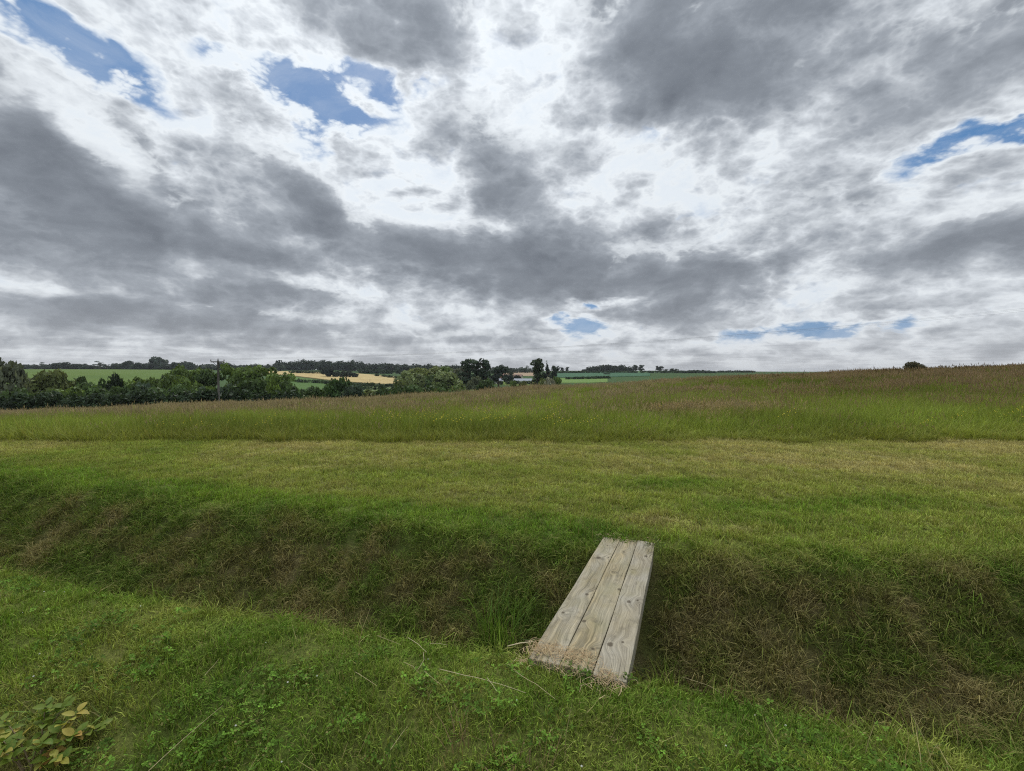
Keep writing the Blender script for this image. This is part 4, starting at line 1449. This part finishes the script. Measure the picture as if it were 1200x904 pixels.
DARK = (0.070, 0.112, 0.036); MIDG = (0.115, 0.172, 0.046); OLIV = (0.140, 0.168, 0.058); LITE = (0.165, 0.205, 0.085)
WILL = (0.115, 0.132, 0.080); BRIT = (0.145, 0.215, 0.045); BLUE = (0.054, 0.082, 0.050); FARG = (0.050, 0.070, 0.052); PALE = (0.16, 0.18, 0.10)


def tree(name, label, u, vtop, wpx, D, kind, color, cat='tree', group=None, sink=0.0):
    t, _ = ray(u, vtop)
    x, y = t * D, D
    z = gz(x, y)
    _, kt = ray(u, vtop)
    H = (EYE + kt * D - z) * (0.94 if D < 300 and kind != 'poplar' else 1.0)
    H = max(H, 0.6)
    _tc[0] += 1
    k = _tc[0]
    root = empty(name, (x, y, z - sink), (k * 1.37) % 6.283)
    tag(root, label, cat, group)
    w = wpx / FPX * D / 2
    rv = 0.86 + 0.28 * ((k * 0.618) % 1)
    for nm, me in (('trunk', TRUNKS[kind]), ('crown', CROWNS[kind][k % len(CROWNS[kind])])):
        o = link_mesh(nm, me, None, root)
        o.scale = (w, w * 0.9, (H + sink) * 1.02)
        if nm == 'crown':
            o.color = (color[0] * rv, color[1] * rv, color[2] * rv, 1)
    return root


# the hedge below the meadow, left
GH = 'trees and bushes of the valley hedge'
HEDGE = [
    ('willow_tree', 'big grey-green willow cut by the left edge of the photo', 4, 420, 48, 88, 'bush', WILL),
    ('hedge_bush', 'low dark bush at the foot of the big grey-green willow', 10, 457, 46, 80, 'bush', DARK),
    ('hedge_bush', 'low dark bush just right of the big willow\'s foot', 40, 459, 44, 80, 'bush', DARK),
    ('hedge_bush', 'small olive bush between the big willow and the rounded olive tree', 38, 445, 30, 104, 'bush', OLIV),
    ('hedge_tree', 'rounded olive tree standing before the left end of the green pasture', 62, 436, 50, 104, 'bush', OLIV),
    ('hedge_bush', 'mid green bush in front of the rounded olive tree', 72, 455, 46, 84, 'bush', MIDG),
    ('hedge_bush', 'low dark bush right of the rounded olive tree, against the pasture', 96, 443, 32, 108, 'bush', DARK),
    ('hedge_bush', 'broad dark bush in front of the pasture, left of the blackish round tree', 110, 450, 48, 92, 'bush', DARK),
    ('hedge_tree', 'blackish round tree whose top stands alone against the pasture', 130, 441, 26, 106, 'bush', (0.026, 0.045, 0.016)),
    ('hedge_bush', 'dark bush below the blackish round tree', 138, 453, 44, 88, 'bush', DARK),
    ('hedge_bush', 'bluish dark bush right of the blackish round tree', 158, 450, 46, 92, 'bush', BLUE),
    ('hedge_tree', 'mid green bush with a level top before the middle of the pasture', 160, 444, 36, 112, 'bush', MIDG),
    ('hedge_tree', 'fresh green tree overlapping the right end of the pasture', 186, 440, 44, 110, 'bush', MIDG),
    ('hedge_bush', 'dark bush halfway between the blackish tree and the power pole', 186, 455, 50, 86, 'bush', DARK),
    ('hedge_tree', 'broad green tree just right of the pasture', 212, 439, 44, 108, 'bush', MIDG),
    ('hedge_bush', 'dark lower bush in front of the broad green tree by the pasture', 218, 452, 48, 88, 'bush', DARK),
    ('hedge_tree', 'tall tree left of the power pole with a domed top', 229, 430, 44, 124, 'round', MIDG),
    ('hedge_tree', 'tall dark tree right behind the power pole', 247, 434, 32, 120, 'round', DARK),
    ('hedge_bush', 'bush at the foot of the power pole, on its left', 238, 451, 36, 96, 'bush', MIDG),
    ('hedge_bush', 'dark bush at the foot of the power pole, on its right', 272, 449, 46, 98, 'bush', BLUE),
    ('hedge_tree', 'tall feathery tree just right of the power pole', 286, 428, 44, 114, 'round', MIDG),
    ('hedge_tree', 'wide green tree, second to the right of the power pole', 306, 429, 48, 112, 'round', MIDG),
    ('hedge_bush', 'large dark bush in front of the wide green tree right of the power pole', 300, 445, 56, 96, 'bush', DARK),
    ('hedge_tree', 'green tree with a ragged top at the left end of the wheat field', 328, 437, 34, 110, 'round', MIDG),
    ('hedge_bush', 'small yellow-green bush set in the dark hedge below the wheat field', 321, 446, 18, 92, 'bush', BRIT),
    ('hedge_bush', 'dark bush right of the small yellow-green bush', 340, 448, 36, 94, 'bush', DARK),
    ('hedge_bush', 'low dark bush under the small bright green field', 362, 455, 44, 96, 'bush', DARK),
    ('hedge_tree', 'round green tree before the small green field and the wheat', 392, 444, 38, 118, 'bush', (0.055, 0.100, 0.030)),
    ('hedge_bush', 'dark bush on the right shoulder of the round green tree', 412, 451, 34, 110, 'bush', BLUE),
    ('hedge_bush', 'low bush left of the long dark hedge under the wheat', 430, 458, 34, 112, 'bush', OLIV),
    ('hedge_bush', 'dark low bush under the right half of the wheat, left one of two', 456, 453, 46, 112, 'bush', DARK),
    ('hedge_bush', 'dark low bush under the right half of the wheat, right one of two', 486, 452, 44, 114, 'bush', DARK),
    ('hedge_bush', 'dark low bush in front of the pale willows', 514, 452, 42, 116, 'bush', DARK),
    ('hedge_bush', 'low hedge bush left of the tall poplars\' feet', 540, 453, 36, 118, 'bush', MIDG),
]
for row in HEDGE:
    nm, lab, u, vt, w, D, kd, c = row
    tree(nm, lab, u, vt, w * 1.15, D, kd, c, 'tree' if 'tree' in nm else 'bush', GH)

# the middle clump with pale willows and tall poplars
GM = 'trees of the valley bottom'
MIDDLE = [
    ('valley_tree', 'pale olive willow touching the right end of the wheat field', 481, 436, 36, 190, 'bush', LITE),
    ('valley_tree', 'small pale bush at the very tip of the wheat field', 470, 445, 22, 180, 'bush', OLIV),
    ('valley_tree', 'mid green tree right behind the pale olive willow', 494, 430, 40, 230, 'round', OLIV),
    ('valley_tree', 'dark tree in the gap between the two pale willows', 500, 440, 34, 200, 'bush', DARK),
    ('valley_tree', 'light green tree behind the gap between the pale willows', 516, 430, 34, 260, 'round', MIDG),
    ('valley_tree', 'larger silvery willow left of the tall poplars', 524, 436, 44, 185, 'bush', LITE),
    ('valley_tree', 'grey-green tree behind the larger silvery willow', 533, 431, 24, 260, 'round', WILL),
    ('poplar_tree', 'tall twin-topped dark poplar, left one of the close pair', 548, 423, 23, 205, 'poplar', BLUE),
    ('poplar_tree', 'tall dark poplar, right one of the close pair', 568, 423, 21, 210, 'poplar', BLUE),
    ('valley_tree', 'narrow dark tree between the two close poplars', 558, 425, 13, 214, 'poplar', BLUE),
    ('valley_tree', 'bluish tree just right of the close pair of poplars', 584, 430, 24, 300, 'round', FARG),
    ('valley_tree', 'grey-leaved bush at the foot of the close pair of poplars', 555, 442, 20, 180, 'bush', WILL),
    ('valley_tree', 'dark round bush at the right foot of the close pair of poplars', 568, 445, 28, 160, 'bush', DARK),
    ('valley_tree', 'small green bush standing on the bright meadow, left one of two', 602, 446.5, 9, 190, 'bush', MIDG),
    ('valley_tree', 'small green bush standing on the bright meadow, right one of two', 612, 447, 12, 190, 'bush', OLIV),
    ('poplar_tree', 'tall lone poplar with gaps in its crown, right of the village', 630, 422, 17, 200, 'poplar', (0.05, 0.07, 0.035)),
    ('conifer_tree', 'dark pointed conifer just right of the lone poplar', 641, 427.5, 19, 240, 'conifer', (0.026, 0.040, 0.030)),
    ('valley_tree', 'round dark tree right of the pointed conifer', 650, 428.5, 13, 260, 'round', FARG),
    ('flowering_bush', 'pale flowering bush under the pointed conifer', 644, 443, 13, 170, 'bush', (0.26, 0.26, 0.19)),
    ('valley_tree', 'dark bush right of the pale flowering bush', 653, 442, 12, 176, 'bush', MIDG),
    ('valley_tree', 'light green bush at the foot of the lone poplar', 636, 444, 12, 180, 'bush', OLIV),
    ('valley_tree', 'dark village tree in front of the brown field, left one of two', 595, 430, 6, 380, 'airy', FARG),
    ('valley_tree', 'dark round village bush below the brown field', 595, 439.5, 12, 350, 'bush', (0.022, 0.034, 0.024)),
    ('valley_tree', 'dark village bush left of the lone poplar', 607, 440.5, 12, 352, 'bush', (0.022, 0.034, 0.024)),
    ('valley_tree', 'dark village tree in front of the brown field, right one of two', 599, 436, 7, 384, 'round', FARG),
]
for nm, lab, u, vt, w, D, kd, c in MIDDLE:
    tree(nm, lab, u, vt, w * 1.15, D, kd, c, {'poplar_tree': 'poplar', 'conifer_tree': 'conifer', 'flowering_bush': 'bush'}.get(nm, 'tree'), GM)

# skyline trees beyond the pasture, left to right
GS = 'trees on the left skyline'
SKY = [
    (24, 427.5, 16, 'round', 'dark skyline tree next to the big willow at the left edge'),
    (36, 428, 16, 'round', 'second skyline tree to the right of the big willow'),
    (44, 427, 9, 'airy', 'thin skyline tree left of the open-crowned one'),
    (51, 425, 11, 'airy', 'open-crowned pale skyline tree above the rounded olive tree'),
    (63, 426.5, 18, 'round', 'wide bluish skyline tree above the rounded olive tree'),
    (75, 425.5, 16, 'round', 'domed skyline tree left of a gap in the row'),
    (92, 427, 16, 'round', 'round skyline tree right of the gap in the row'),
    (102, 428.5, 12, 'round', 'low skyline tree left of the tall open-topped one'),
    (110, 427, 9, 'airy', 'small skyline tree leaning on the tall open-topped one'),
    (117, 423.8, 11, 'airy', 'tall open-topped skyline tree over the left half of the pasture'),
    (125, 427, 6, 'airy', 'small skyline tree just right of the tall open-topped one'),
    (131, 428, 6, 'round', 'smallest skyline tree above the blackish hedge tree'),
    (139, 426.5, 13, 'round', 'dark skyline tree left of the double-peaked one'),
    (149, 423.8, 13, 'round', 'double-peaked skyline tree over the middle of the pasture'),
    (161, 426, 16, 'round', 'wide low skyline tree right of the double-peaked one'),
    (173, 426.5, 13, 'round', 'dark skyline tree left of the tallest rounded one'),
    (187, 419.6, 16, 'round', 'tallest skyline tree, a big rounded crown above the pasture'),
    (198, 427, 12, 'round', 'low skyline tree right of the tallest rounded one'),
    (208, 425.5, 15, 'round', 'dark skyline tree above the right end of the pasture'),
    (220, 424.5, 13, 'round', 'skyline tree behind the domed tree left of the power pole'),
    (242, 427.5, 20, 'round', 'broad skyline tree behind the power pole'),
    (262, 426, 14, 'round', 'skyline tree half hidden right of the power pole'),
]
for u, vt, w, kd, lab in SKY:
    tree('skyline_tree', lab, u, vt, w * 1.35, 720, 'bush' if kd == 'round' else kd, FARG, 'tree', GS, 1.0)

GR = 'trees on the right skyline'
for u, vt, w, D, kd, c, lab in (
        (711.5, 437.5, 9, 560, 'round', (0.05, 0.085, 0.055), 'single pale tree standing in the dark green field below the domed wood'),
        (744.5, 428.4, 8, 800, 'round', FARG, 'left tree of the close pair right of the domed wood'),
        (751.5, 428.2, 8, 800, 'round', FARG, 'right tree of the close pair right of the domed wood'),
        (773.5, 429.6, 9, 760, 'round', (0.045, 0.06, 0.05), 'bluish round tree alone on the skyline, left of a smaller pair'),
        (781, 433, 5, 700, 'round', FARG, 'smaller tree of the pair at the end of the green fields'),
        (790, 432.3, 10, 690, 'round', FARG, 'larger tree of the pair at the end of the green fields'),
        (665, 430.6, 5, 800, 'round', FARG, 'little skyline tree above the pale strip field'),
        (659, 431, 5, 800, 'round', FARG, 'little skyline tree left of another above the pale strip field')):
    tree('skyline_tree', lab, u, vt, w * 1.15, D, kd, c, 'tree', GR)

# copse in the wheat
GC = 'trees of the copse in the wheat'
for u, vt, w, kd, c, lab in (
        (384, 431.6, 15, 'bush', (0.022, 0.034, 0.028), 'tallest dark tree at the left end of the copse in the wheat'),
        (394, 435.5, 10, 'bush', FARG, 'second tree from the left of the copse in the wheat'),
        (402, 435, 10, 'bush', (0.045, 0.065, 0.035), 'middle, paler tree of the copse in the wheat'),
        (409, 434.8, 9, 'bush', FARG, 'tree left of the last one of the copse in the wheat'),
        (416, 437.5, 9, 'bush', (0.024, 0.036, 0.026), 'low dark tree at the right end of the copse in the wheat')):
    tree('copse_tree', lab, u, vt, w * 1.15, 470, kd, c, 'tree', GC)

tree('crest_bush', 'single dark round bush on the meadow crest at the right', 1073, 424.5, 27, 58, 'bush', (0.085, 0.080, 0.042), 'bush')


# ------------------------------------------------------------------ woods and field hedges (one mass each)
def foliage_band(name, label, pts, D, depth, colour, step, n_leaf, kind, cat=None, height=None, wmul=1.0):
    """pts: (u, v of the top); crowns side by side on the ground under them"""
    rng = np.random.default_rng(int(abs(pts[0][0])) + 3)
    us = np.array([p[0] for p in pts]); vs = np.array([p[1] for p in pts])
    Vs = []; Fs = []; Cs = []; off = 0
    u = us[0]
    while u <= us[-1]:
        vt = np.interp(u, us, vs)
        for row in range(depth):
            Dr = np.interp(u, us, [d for d in D]) if hasattr(D, '__len__') else D
            Dr = Dr * (1 + 0.035 * row) + rng.normal(0, 2)
            uu = u + rng.normal(0, step * 0.4)
            t, kt = ray(uu, vt + rng.normal(0, 0.7))
            x, y = t * Dr, Dr
            z = gz(x, y)
            H = height if height else max(EYE + kt * Dr - z, 3.0)
            H *= rng.uniform(0.86, 1.08)
            w = step * 1.15 / FPX * Dr * rng.uniform(0.7, 1.2) * wmul
            P, N, T = crown_points(kind, rng, n_leaf)
            P = P * np.array([w, w, H]) + np.array([x, y, z])
            V, F, C = leaf_quads(P, N, T, 0.16 * w, rng)
            Vs.append(V); Fs.append(F + off); Cs.append(C); off += len(V)
        u += step * rng.uniform(0.8, 1.2)
    V = np.concatenate(Vs)
    o0 = V.mean(0); o0[2] = V[:, 2].min()
    me = np_mesh(name, V - o0, [np.concatenate(Fs)])
    add_col(me, 'tone', np.concatenate(Cs))
    o = link_mesh(name, me, M_LEAF)
    o.location = o0
    o.color = (*colour, 1)
    if cat: tag(o, label, cat)
    else: tag(o, label, None, None, 'stuff')
    return o


foliage_band('woodland', 'long dark wood along the hilltop above the wheat', [(326, 427), (332, 423.5), (342, 426), (352, 424.5), (365, 423), (380, 424.5), (395, 424), (410, 425), (420, 425.5), (440, 427), (460, 428.5), (480, 428.5), (500, 429), (530, 429), (546, 431)], 820, 3, (0.028, 0.045, 0.030), 7, 220, 'bush')
foliage_band('woodland', 'low continuous belt of bushes below the left skyline trees', [(15, 429.5), (60, 429), (120, 429.8), (180, 429.5), (240, 428), (300, 428), (335, 429)], 735, 2, FARG, 6, 130, 'bush')
foliage_band('woodland', 'nearer wooded slope between wheat and hilltop wood', [(425, 433.5), (440, 433), (455, 434), (470, 434.5), (485, 434)], 640, 1, (0.030, 0.050, 0.028), 6, 160, 'bush')
foliage_band('woodland', 'distant tree belt behind the village', [(576, 430.5), (590, 431.5), (606, 431.2), (618, 431), (632, 431.5)], 760, 2, FARG, 5, 160, 'bush')
foliage_band('woodland', 'dome-shaped wood on the skyline above the dark green fields', [(690, 433.5), (695, 430.5), (703, 428.8), (715, 428.3), (725, 428.6), (733, 430.2), (739, 433)], 840, 3, (0.026, 0.040, 0.028), 5, 200, 'bush')
foliage_band('woodland', 'low dark belt of bushes where the fields meet the meadow crest', [(800, 436), (810, 434.6), (822, 434.8), (834, 435.6)], 620, 2, FARG, 5, 150, 'bush')
foliage_band('woodland', 'thin far belt of trees peeping over the meadow crest', [(846, 436.4), (856, 435.8), (864, 436.5), (876, 435.6), (884, 436.6)], 700, 1, FARG, 5, 150, 'bush')

for lab, pts, D, st, h in (
        ('continuous low dark hedge along the foot of the valley trees at the left', [(-30, 462), (60, 463), (150, 460), (250, 456), (345, 456)], [73, 75, 77, 80, 84], 9.0, 4.6),
        ('hedge curving along the lower edge of the wheat field', [(350, 441.5), (365, 443), (385, 445.5), (410, 448), (435, 450), (466, 451.5)], [345, 338, 325, 310, 300, 290], 3.0, 2.6),
        ('dark hedge along the top edge of the wheat field', [(340, 434), (360, 434), (379, 435)], [560, 560, 555], 2.5, 4.0),
        ('hedge between wheat field and wooded slope', [(440, 438.5), (456, 440), (474, 443)], [520, 480, 430], 2.5, 3.0),
        ('short hedge across the rough ground under the wheat', [(412, 452), (425, 453), (440, 454), (452, 453.5)], [262, 258, 252, 250], 3.5, 3.0),
        ('dark hedge across the foot of the village', [(582, 445), (600, 443), (618, 443.5), (628, 444)], [330, 330, 325, 320], 3.0, 3.0),
        ('hedge between the upper dark green field and the pale strip', [(655, 434), (680, 434.2), (705, 434.6), (722, 435.2), (746, 436)], [690, 690, 680, 670, 650], 2.2, 3.4),
        ('hedge at the bottom of the large dark green field', [(664, 442.5), (690, 442.8), (718, 442.6)], [405, 402, 400], 2.6, 2.4),
        ('hedge at the far right end of the green fields', [(752, 436.5), (775, 436.8), (800, 436.5)], [640, 630, 620], 2.2, 3.6)):
    foliage_band('field_hedge', lab, pts, D, 1, (0.034, 0.056, 0.026), st, 110 if st < 5 else 620, 'bush', 'hedge', h, 1.3)


# ------------------------------------------------------------------ far fields
def field(name, us, vtop, vbot, lift, mat):
    V = []; F = []
    n = 26; mrow = 14
    for i in range(n):
        u = us[0] + (us[-1] - us[0]) * i / (n - 1)
        va = np.interp(u, us, vbot); vb = np.interp(u, us, vtop)
        x0, d0 = hit(u, va, 80); x1, d1 = hit(u, vb, max(d0 * 0.98, 80))
        d1 = max(d1, d0 + 5)
        for j in range(mrow):
            D = d0 + (d1 - d0) * j / (mrow - 1)
            x = ray(u, 436)[0] * D
            V.append((x, D, gz(x, D) + lift))
    for i in range(n - 1):
        for j in range(mrow - 1):
            a = i * mrow + j
            F.append((a, a + mrow, a + mrow + 1, a + 1))
    # edges of the crop go down into the ground
    base = len(V)
    ring = [j for j in range(mrow)] + [i * mrow + mrow - 1 for i in range(1, n)] + [(n - 1) * mrow + j for j in range(mrow - 2, -1, -1)] + [i * mrow for i in range(n - 2, 0, -1)]
    for r_ in ring:
        V.append((V[r_][0], V[r_][1], V[r_][2] - lift - 1.0))
    for k in range(len(ring)):
        k2 = (k + 1) % len(ring)
        F.append((ring[k], base + k, base + k2, ring[k2]))
    me = np_mesh(name, np.array(V), [np.array(F)], False)
    o = link_mesh(name, me, mat)
    tag(o, kind='structure')


def crop_mat(name, c0, c1, sc=0.03, lines=None):
    m, t, out = new_mat(name)
    pos = t.new('ShaderNodeNewGeometry').outputs['Position']
    f = t.noise(pos, sc, 6, 0.6)
    f2 = t.noise(pos, 0.9, 4, 0.7)
    col = t.mix(t.mrange(f, 0.35, 0.65), c0, c1)
    k = t.mrange(f2, 0.3, 0.7, 0.8, 1.2)
    col = t.mix(1.0, col, t.xyz(k, k, k), 'MULTIPLY')
    if lines:
        x, y, z = t.sep(pos)
        s = t.m('SINE', t.m('MULTIPLY', t.m('MULTIPLY_ADD', y, lines[0], x), lines[1]))
        col = t.mix(t.mrange(s, 0.80, 0.97, 0, 0.35), col, lines[2])
    p = t.new('ShaderNodeBsdfPrincipled')
    t.put(p.inputs['Base Color'], col)
    p.inputs['Roughness'].default_value = 0.9
    p.inputs['Specular IOR Level'].default_value = 0.1
    t.l.new(p.outputs[0], out.inputs[0])
    return m


field('pasture', [-60, 28, 60, 150, 235], [432, 432.3, 432.6, 432.6, 433], [452, 452, 452, 452, 452], 0.15, crop_mat('pasture_grass', (0.078, 0.132, 0.022), (0.105, 0.158, 0.028), 0.012, (0.25, 0.35, (0.070, 0.118, 0.022))))
field('wheat_field', [300, 340, 352, 385, 418, 440, 470], [435.6, 435.8, 436, 437, 438.4, 440, 443], [438, 440.6, 442, 446, 449, 450.5, 451.8], 0.7, crop_mat('ripening_wheat', (0.42, 0.315, 0.14), (0.47, 0.37, 0.175), 0.02, (0.4, 0.26, (0.36, 0.27, 0.125))))
field('small_green_field', [340, 352, 366, 386], [441, 442.8, 444.6, 447.2], [457, 457, 457, 457], 0.2, crop_mat('young_crop', (0.062, 0.125, 0.026), (0.075, 0.138, 0.03)))
field('rough_meadow', [408, 425, 450, 470], [450, 451.6, 453, 454], [459, 459, 459, 459], 0.2, crop_mat('rough_grass', (0.095, 0.14, 0.05), (0.13, 0.16, 0.06)))
field('village_meadow', [575, 590, 604, 630], [446.6, 446.5, 447, 448], [451, 451, 452, 452], 0.2, crop_mat('bright_meadow', (0.16, 0.235, 0.05), (0.18, 0.25, 0.06)))
field('brown_field', [584, 596, 612, 628], [434, 434, 434.2, 434.5], [440, 440.5, 441, 441], 0.3, crop_mat('dry_crop', (0.33, 0.24, 0.15), (0.30, 0.22, 0.15)))
field('dark_green_field', [650, 680, 720, 762], [436, 436.3, 436.8, 437.6], [442.6, 442.6, 442, 441], 0.4, crop_mat('leafy_crop', (0.040, 0.105, 0.055), (0.050, 0.120, 0.060)))
field('pale_strip_field', [655, 680, 700], [433, 433, 433.4], [434.8, 435, 435.2], 0.3, crop_mat('pale_crop', (0.17, 0.18, 0.075), (0.20, 0.19, 0.085)))
field('upper_green_field', [700, 730, 760, 800], [434.6, 434.9, 435.4, 436], [436.6, 437, 437.6, 438], 0.3, crop_mat('upper_crop', (0.075, 0.13, 0.06), (0.085, 0.145, 0.065)))
field('lower_green_field', [655, 670, 690, 712], [443.4, 443.8, 444, 444], [449, 449, 449, 448], 0.2, crop_mat('lower_crop', (0.115, 0.20, 0.05), (0.14, 0.22, 0.055)))

# ------------------------------------------------------------------ village roofs
M_WALLS = {'cream': plain_mat('cream_wall', (0.50, 0.45, 0.36)), 'brick': plain_mat('brick_wall', (0.27, 0.14, 0.10)), 'white': plain_mat('white_wall', (0.72, 0.71, 0.68))}
M_ROOFS = {'grey': plain_mat('slate_roof', (0.28, 0.30, 0.34)), 'tile': plain_mat('tile_roof', (0.24, 0.13, 0.10)), 'dark': plain_mat('dark_roof', (0.11, 0.11, 0.13))}
M_PANE = plain_mat('window_glass', (0.04, 0.05, 0.06), 0.15, 0.5)


def house(name, label, u, v, D, w, d, h, roof_h, wall, roof, rz, cat):
    t, k = ray(u, v)
    x, y = t * D, D
    z = EYE + k * D
    z = gz(x, y)
    root = empty(name, (x, y, z), rz)
    tag(root, label, cat, 'buildings of the village')
    mb = MB(); mb.box((0, 0, h / 2 - 0.5), (w, d, h + 1))
    for sx in (-1, 1):
        mb.poly([(sx * w / 2, -d / 2, h), (sx * w / 2, d / 2, h), (sx * w / 2, 0, h + roof_h)])
    mb.build('wall', M_WALLS[wall], root)
    mr = MB()
    ov = 0.35
    for s in (-1, 1):
        a, b = s * (d / 2 + ov), 0.0
        za, zb = h - 0.12, h + roof_h + 0.06
        p = [(-w / 2 - ov, a, za), (w / 2 + ov, a, za), (w / 2 + ov, b, zb), (-w / 2 - ov, b, zb)]
        q = [(X, Y, Z + 0.16) for X, Y, Z in p]
        n = len(mr.v); mr.v += p + q
        for f in ((0, 1, 2, 3), (7, 6, 5, 4), (0, 4, 5, 1), (1, 5, 6, 2), (2, 6, 7, 3), (3, 7, 4, 0)):
            mr.f.append([n + i for i in f])
    mr.build('roof', M_ROOFS[roof], root)
    for k2 in (-1, 1):
        mw = MB(); mw.box((k2 * w * 0.25, -d / 2 - 0.02, h * 0.55), (1.2, 0.08, 1.2))
        mw.build('window', M_PANE, root)


house('barn', 'long low grey-roofed barn beside the close pair of poplars', 582, 444, 345, 9, 6, 2.4, 1.6, 'white', 'grey', 0.1, 'barn')
house('barn', 'grey-roofed barn between the dark village bushes and the lone poplar', 613, 443, 342, 13, 6, 2.2, 1.5, 'white', 'grey', -0.1, 'barn')
house('house', 'pinkish brick house with a tiled roof at the edge of the brown field', 586, 437, 420, 8, 7, 4.2, 2.4, 'brick', 'tile', 0.3, 'house')
house('house', 'small cream house in front of the brown field', 607, 438, 400, 7, 6, 3.6, 2.0, 'cream', 'tile', -0.4, 'house')
house('house', 'white-walled house half hidden right of the pointed conifer', 645, 440.5, 262, 7, 6, 3.0, 1.8, 'white', 'grey', 0.4, 'house')

# ------------------------------------------------------------------ power pole, overhead wires, marker pole
M_POLE = plain_mat('creosoted_wood', (0.155, 0.145, 0.13), 0.9, 0.1)
M_CER = plain_mat('porcelain', (0.10, 0.08, 0.08), 0.3, 0.5)
M_WIRE = plain_mat('dull_wire', (0.16, 0.17, 0.18), 0.5, 0.5)
pd = 78.0
px_, kz = ray(255.5, 422.6)
pole_x, pole_top = px_ * pd, EYE + kz * pd
pole_z = gz(pole_x, pd)
pole = empty('power_pole', (pole_x, pd, pole_z), 0.10)
tag(pole, 'wooden power pole with a crossarm standing in the valley hedge', 'power pole')
ph = pole_top - pole_z
mb = MB(); mb.tube([(0, 0, -0.5), (0, 0, ph * 0.5), (0, 0, ph)], [0.20, 0.18, 0.15], 10)
mb.build('post', M_POLE, pole, True)
mb = MB(); mb.box((0, -0.19, ph - 0.25), (2.1, 0.14, 0.18))
mb.build('crossarm', M_POLE, pole)
mb = MB(); mb.tube([(-0.7, -0.2, ph - 0.3), (0, -0.17, ph - 1.0)], 0.035, 5)
mb.build('brace', M_POLE, pole)
mb = MB(); mb.tube([(0.7, -0.2, ph - 0.3), (0, -0.17, ph - 1.0)], 0.035, 5)
mb.build('brace', M_POLE, pole)
wire_pts = []
for dx in (-1.05, 0.0, 1.05):
    mb = MB(); zt = ph - 0.17 if dx else ph
    yy = -0.19 if dx else 0.0
    mb.tube([(dx, yy, zt), (dx, yy, zt + 0.12), (dx, yy, zt + 0.2), (dx, yy, zt + 0.3)], [0.03, 0.09, 0.06, 0.08], 8)
    mb.build('insulator', M_CER, pole)
    c, s = math.cos(0.10), math.sin(0.10)
    wire_pts.append(Vector((pole_x + dx * c - yy * s, pd + dx * s + yy * c, pole_z + zt + 0.3)))
END = Vector((81.0, 56.0, 11.2))
for k, (p0, lab) in enumerate(zip(wire_pts, ('overhead wire from the outer left insulator, lowest of the three', 'overhead wire from the pole top, middle of the three', 'overhead wire from the outer right insulator, highest of the three'))):
    e = END + Vector((0.9 * (k - 1) * 0.3, (k - 1) * 0.95, 0.28 * (k - 1)))
    mb = MB()
    P = []
    for i in range(41):
        f = i / 40
        q = p0.lerp(e, f)
        P.append((q.x - p0.x, q.y - p0.y, q.z - p0.z - 4 * 1.7 * f * (1 - f)))
    mb.tube(P, 0.0065, 4)
    o = mb.build('overhead_wire', M_WIRE, None, True)
    o.location = p0
    tag(o, lab, 'wire', 'overhead wires from the power pole')

t_, _ = ray(433.5, 449)
mx, md_ = hit(433.5, 449.2, 200)
mb = MB(); mb.tube([(0, 0, -0.3), (0, 0, 2.4)], [0.16, 0.13], 8)
mp = empty('marker_post', (mx, md_, gz(mx, md_)))
tag(mp, 'small dark post standing alone in the wheat field', 'post')
mb.build('post', M_POLE, mp)
mb = MB(); mb.box((0, 0, 2.5), (0.7, 0.14, 0.3))
mb.build('cap', M_POLE, mp)

# ------------------------------------------------------------------ coarse weeds on the right of the meadow crest
rg3 = np.random.default_rng(31)
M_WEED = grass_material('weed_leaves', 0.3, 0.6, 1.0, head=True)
c_weed = protos('dock_stem', [seed_mesh('dock_stem', rg3, 14, 0.5, 0.56, 0.25, 0.22, 0.026, 0.35) for _ in range(4)], M_WEED)
x, y = strew(8, 92, 30, 66, 1.3, lambda x, y: sstep(0.30, 0.95, x / y) * sstep(0.52, 0.64, fbm(x, y, 0.12, 3, 401)) * sstep(30, 52, y) + 0.8 * sstep(0.7, 1.0, x / y) * sstep(50, 58, y))
n = len(x)
scatter('tall_weeds', 'coarse brown weeds along the right of the meadow crest', pts3(x, y), np.stack([RNG.normal(0, .08, n), RNG.normal(0, .08, n), RNG.uniform(0, 6.28, n)], 1),
        np.ones((n, 3)) * RNG.uniform(.8, 1.35, (n, 1)), RNG.integers(0, 4, n), np.tile((0.09, 0.125, 0.04), (n, 1)),
        c_weed, np.array([0.19, 0.135, 0.075]) * RNG.uniform(.6, 1.5, (n, 1)))
# ------------------------------------------------------------------ thin summer air
def build_haze(density):
    mb = MB()
    mb.box((0, 2100, -17), (9400, 4600, 94))
    m, t, out = new_mat('thin_air')
    pv = t.new('ShaderNodeVolumePrincipled')
    pv.inputs['Color'].default_value = (0.86, 0.91, 1.0, 1)
    pv.inputs['Density'].default_value = density
    pv.inputs['Anisotropy'].default_value = 0.2
    t.l.new(pv.outputs[0], out.inputs['Volume'])
    o = mb.build('haze', m)
    tag(o, 'thin pale air over the valley', None, None, 'stuff')


build_haze(0.00007)
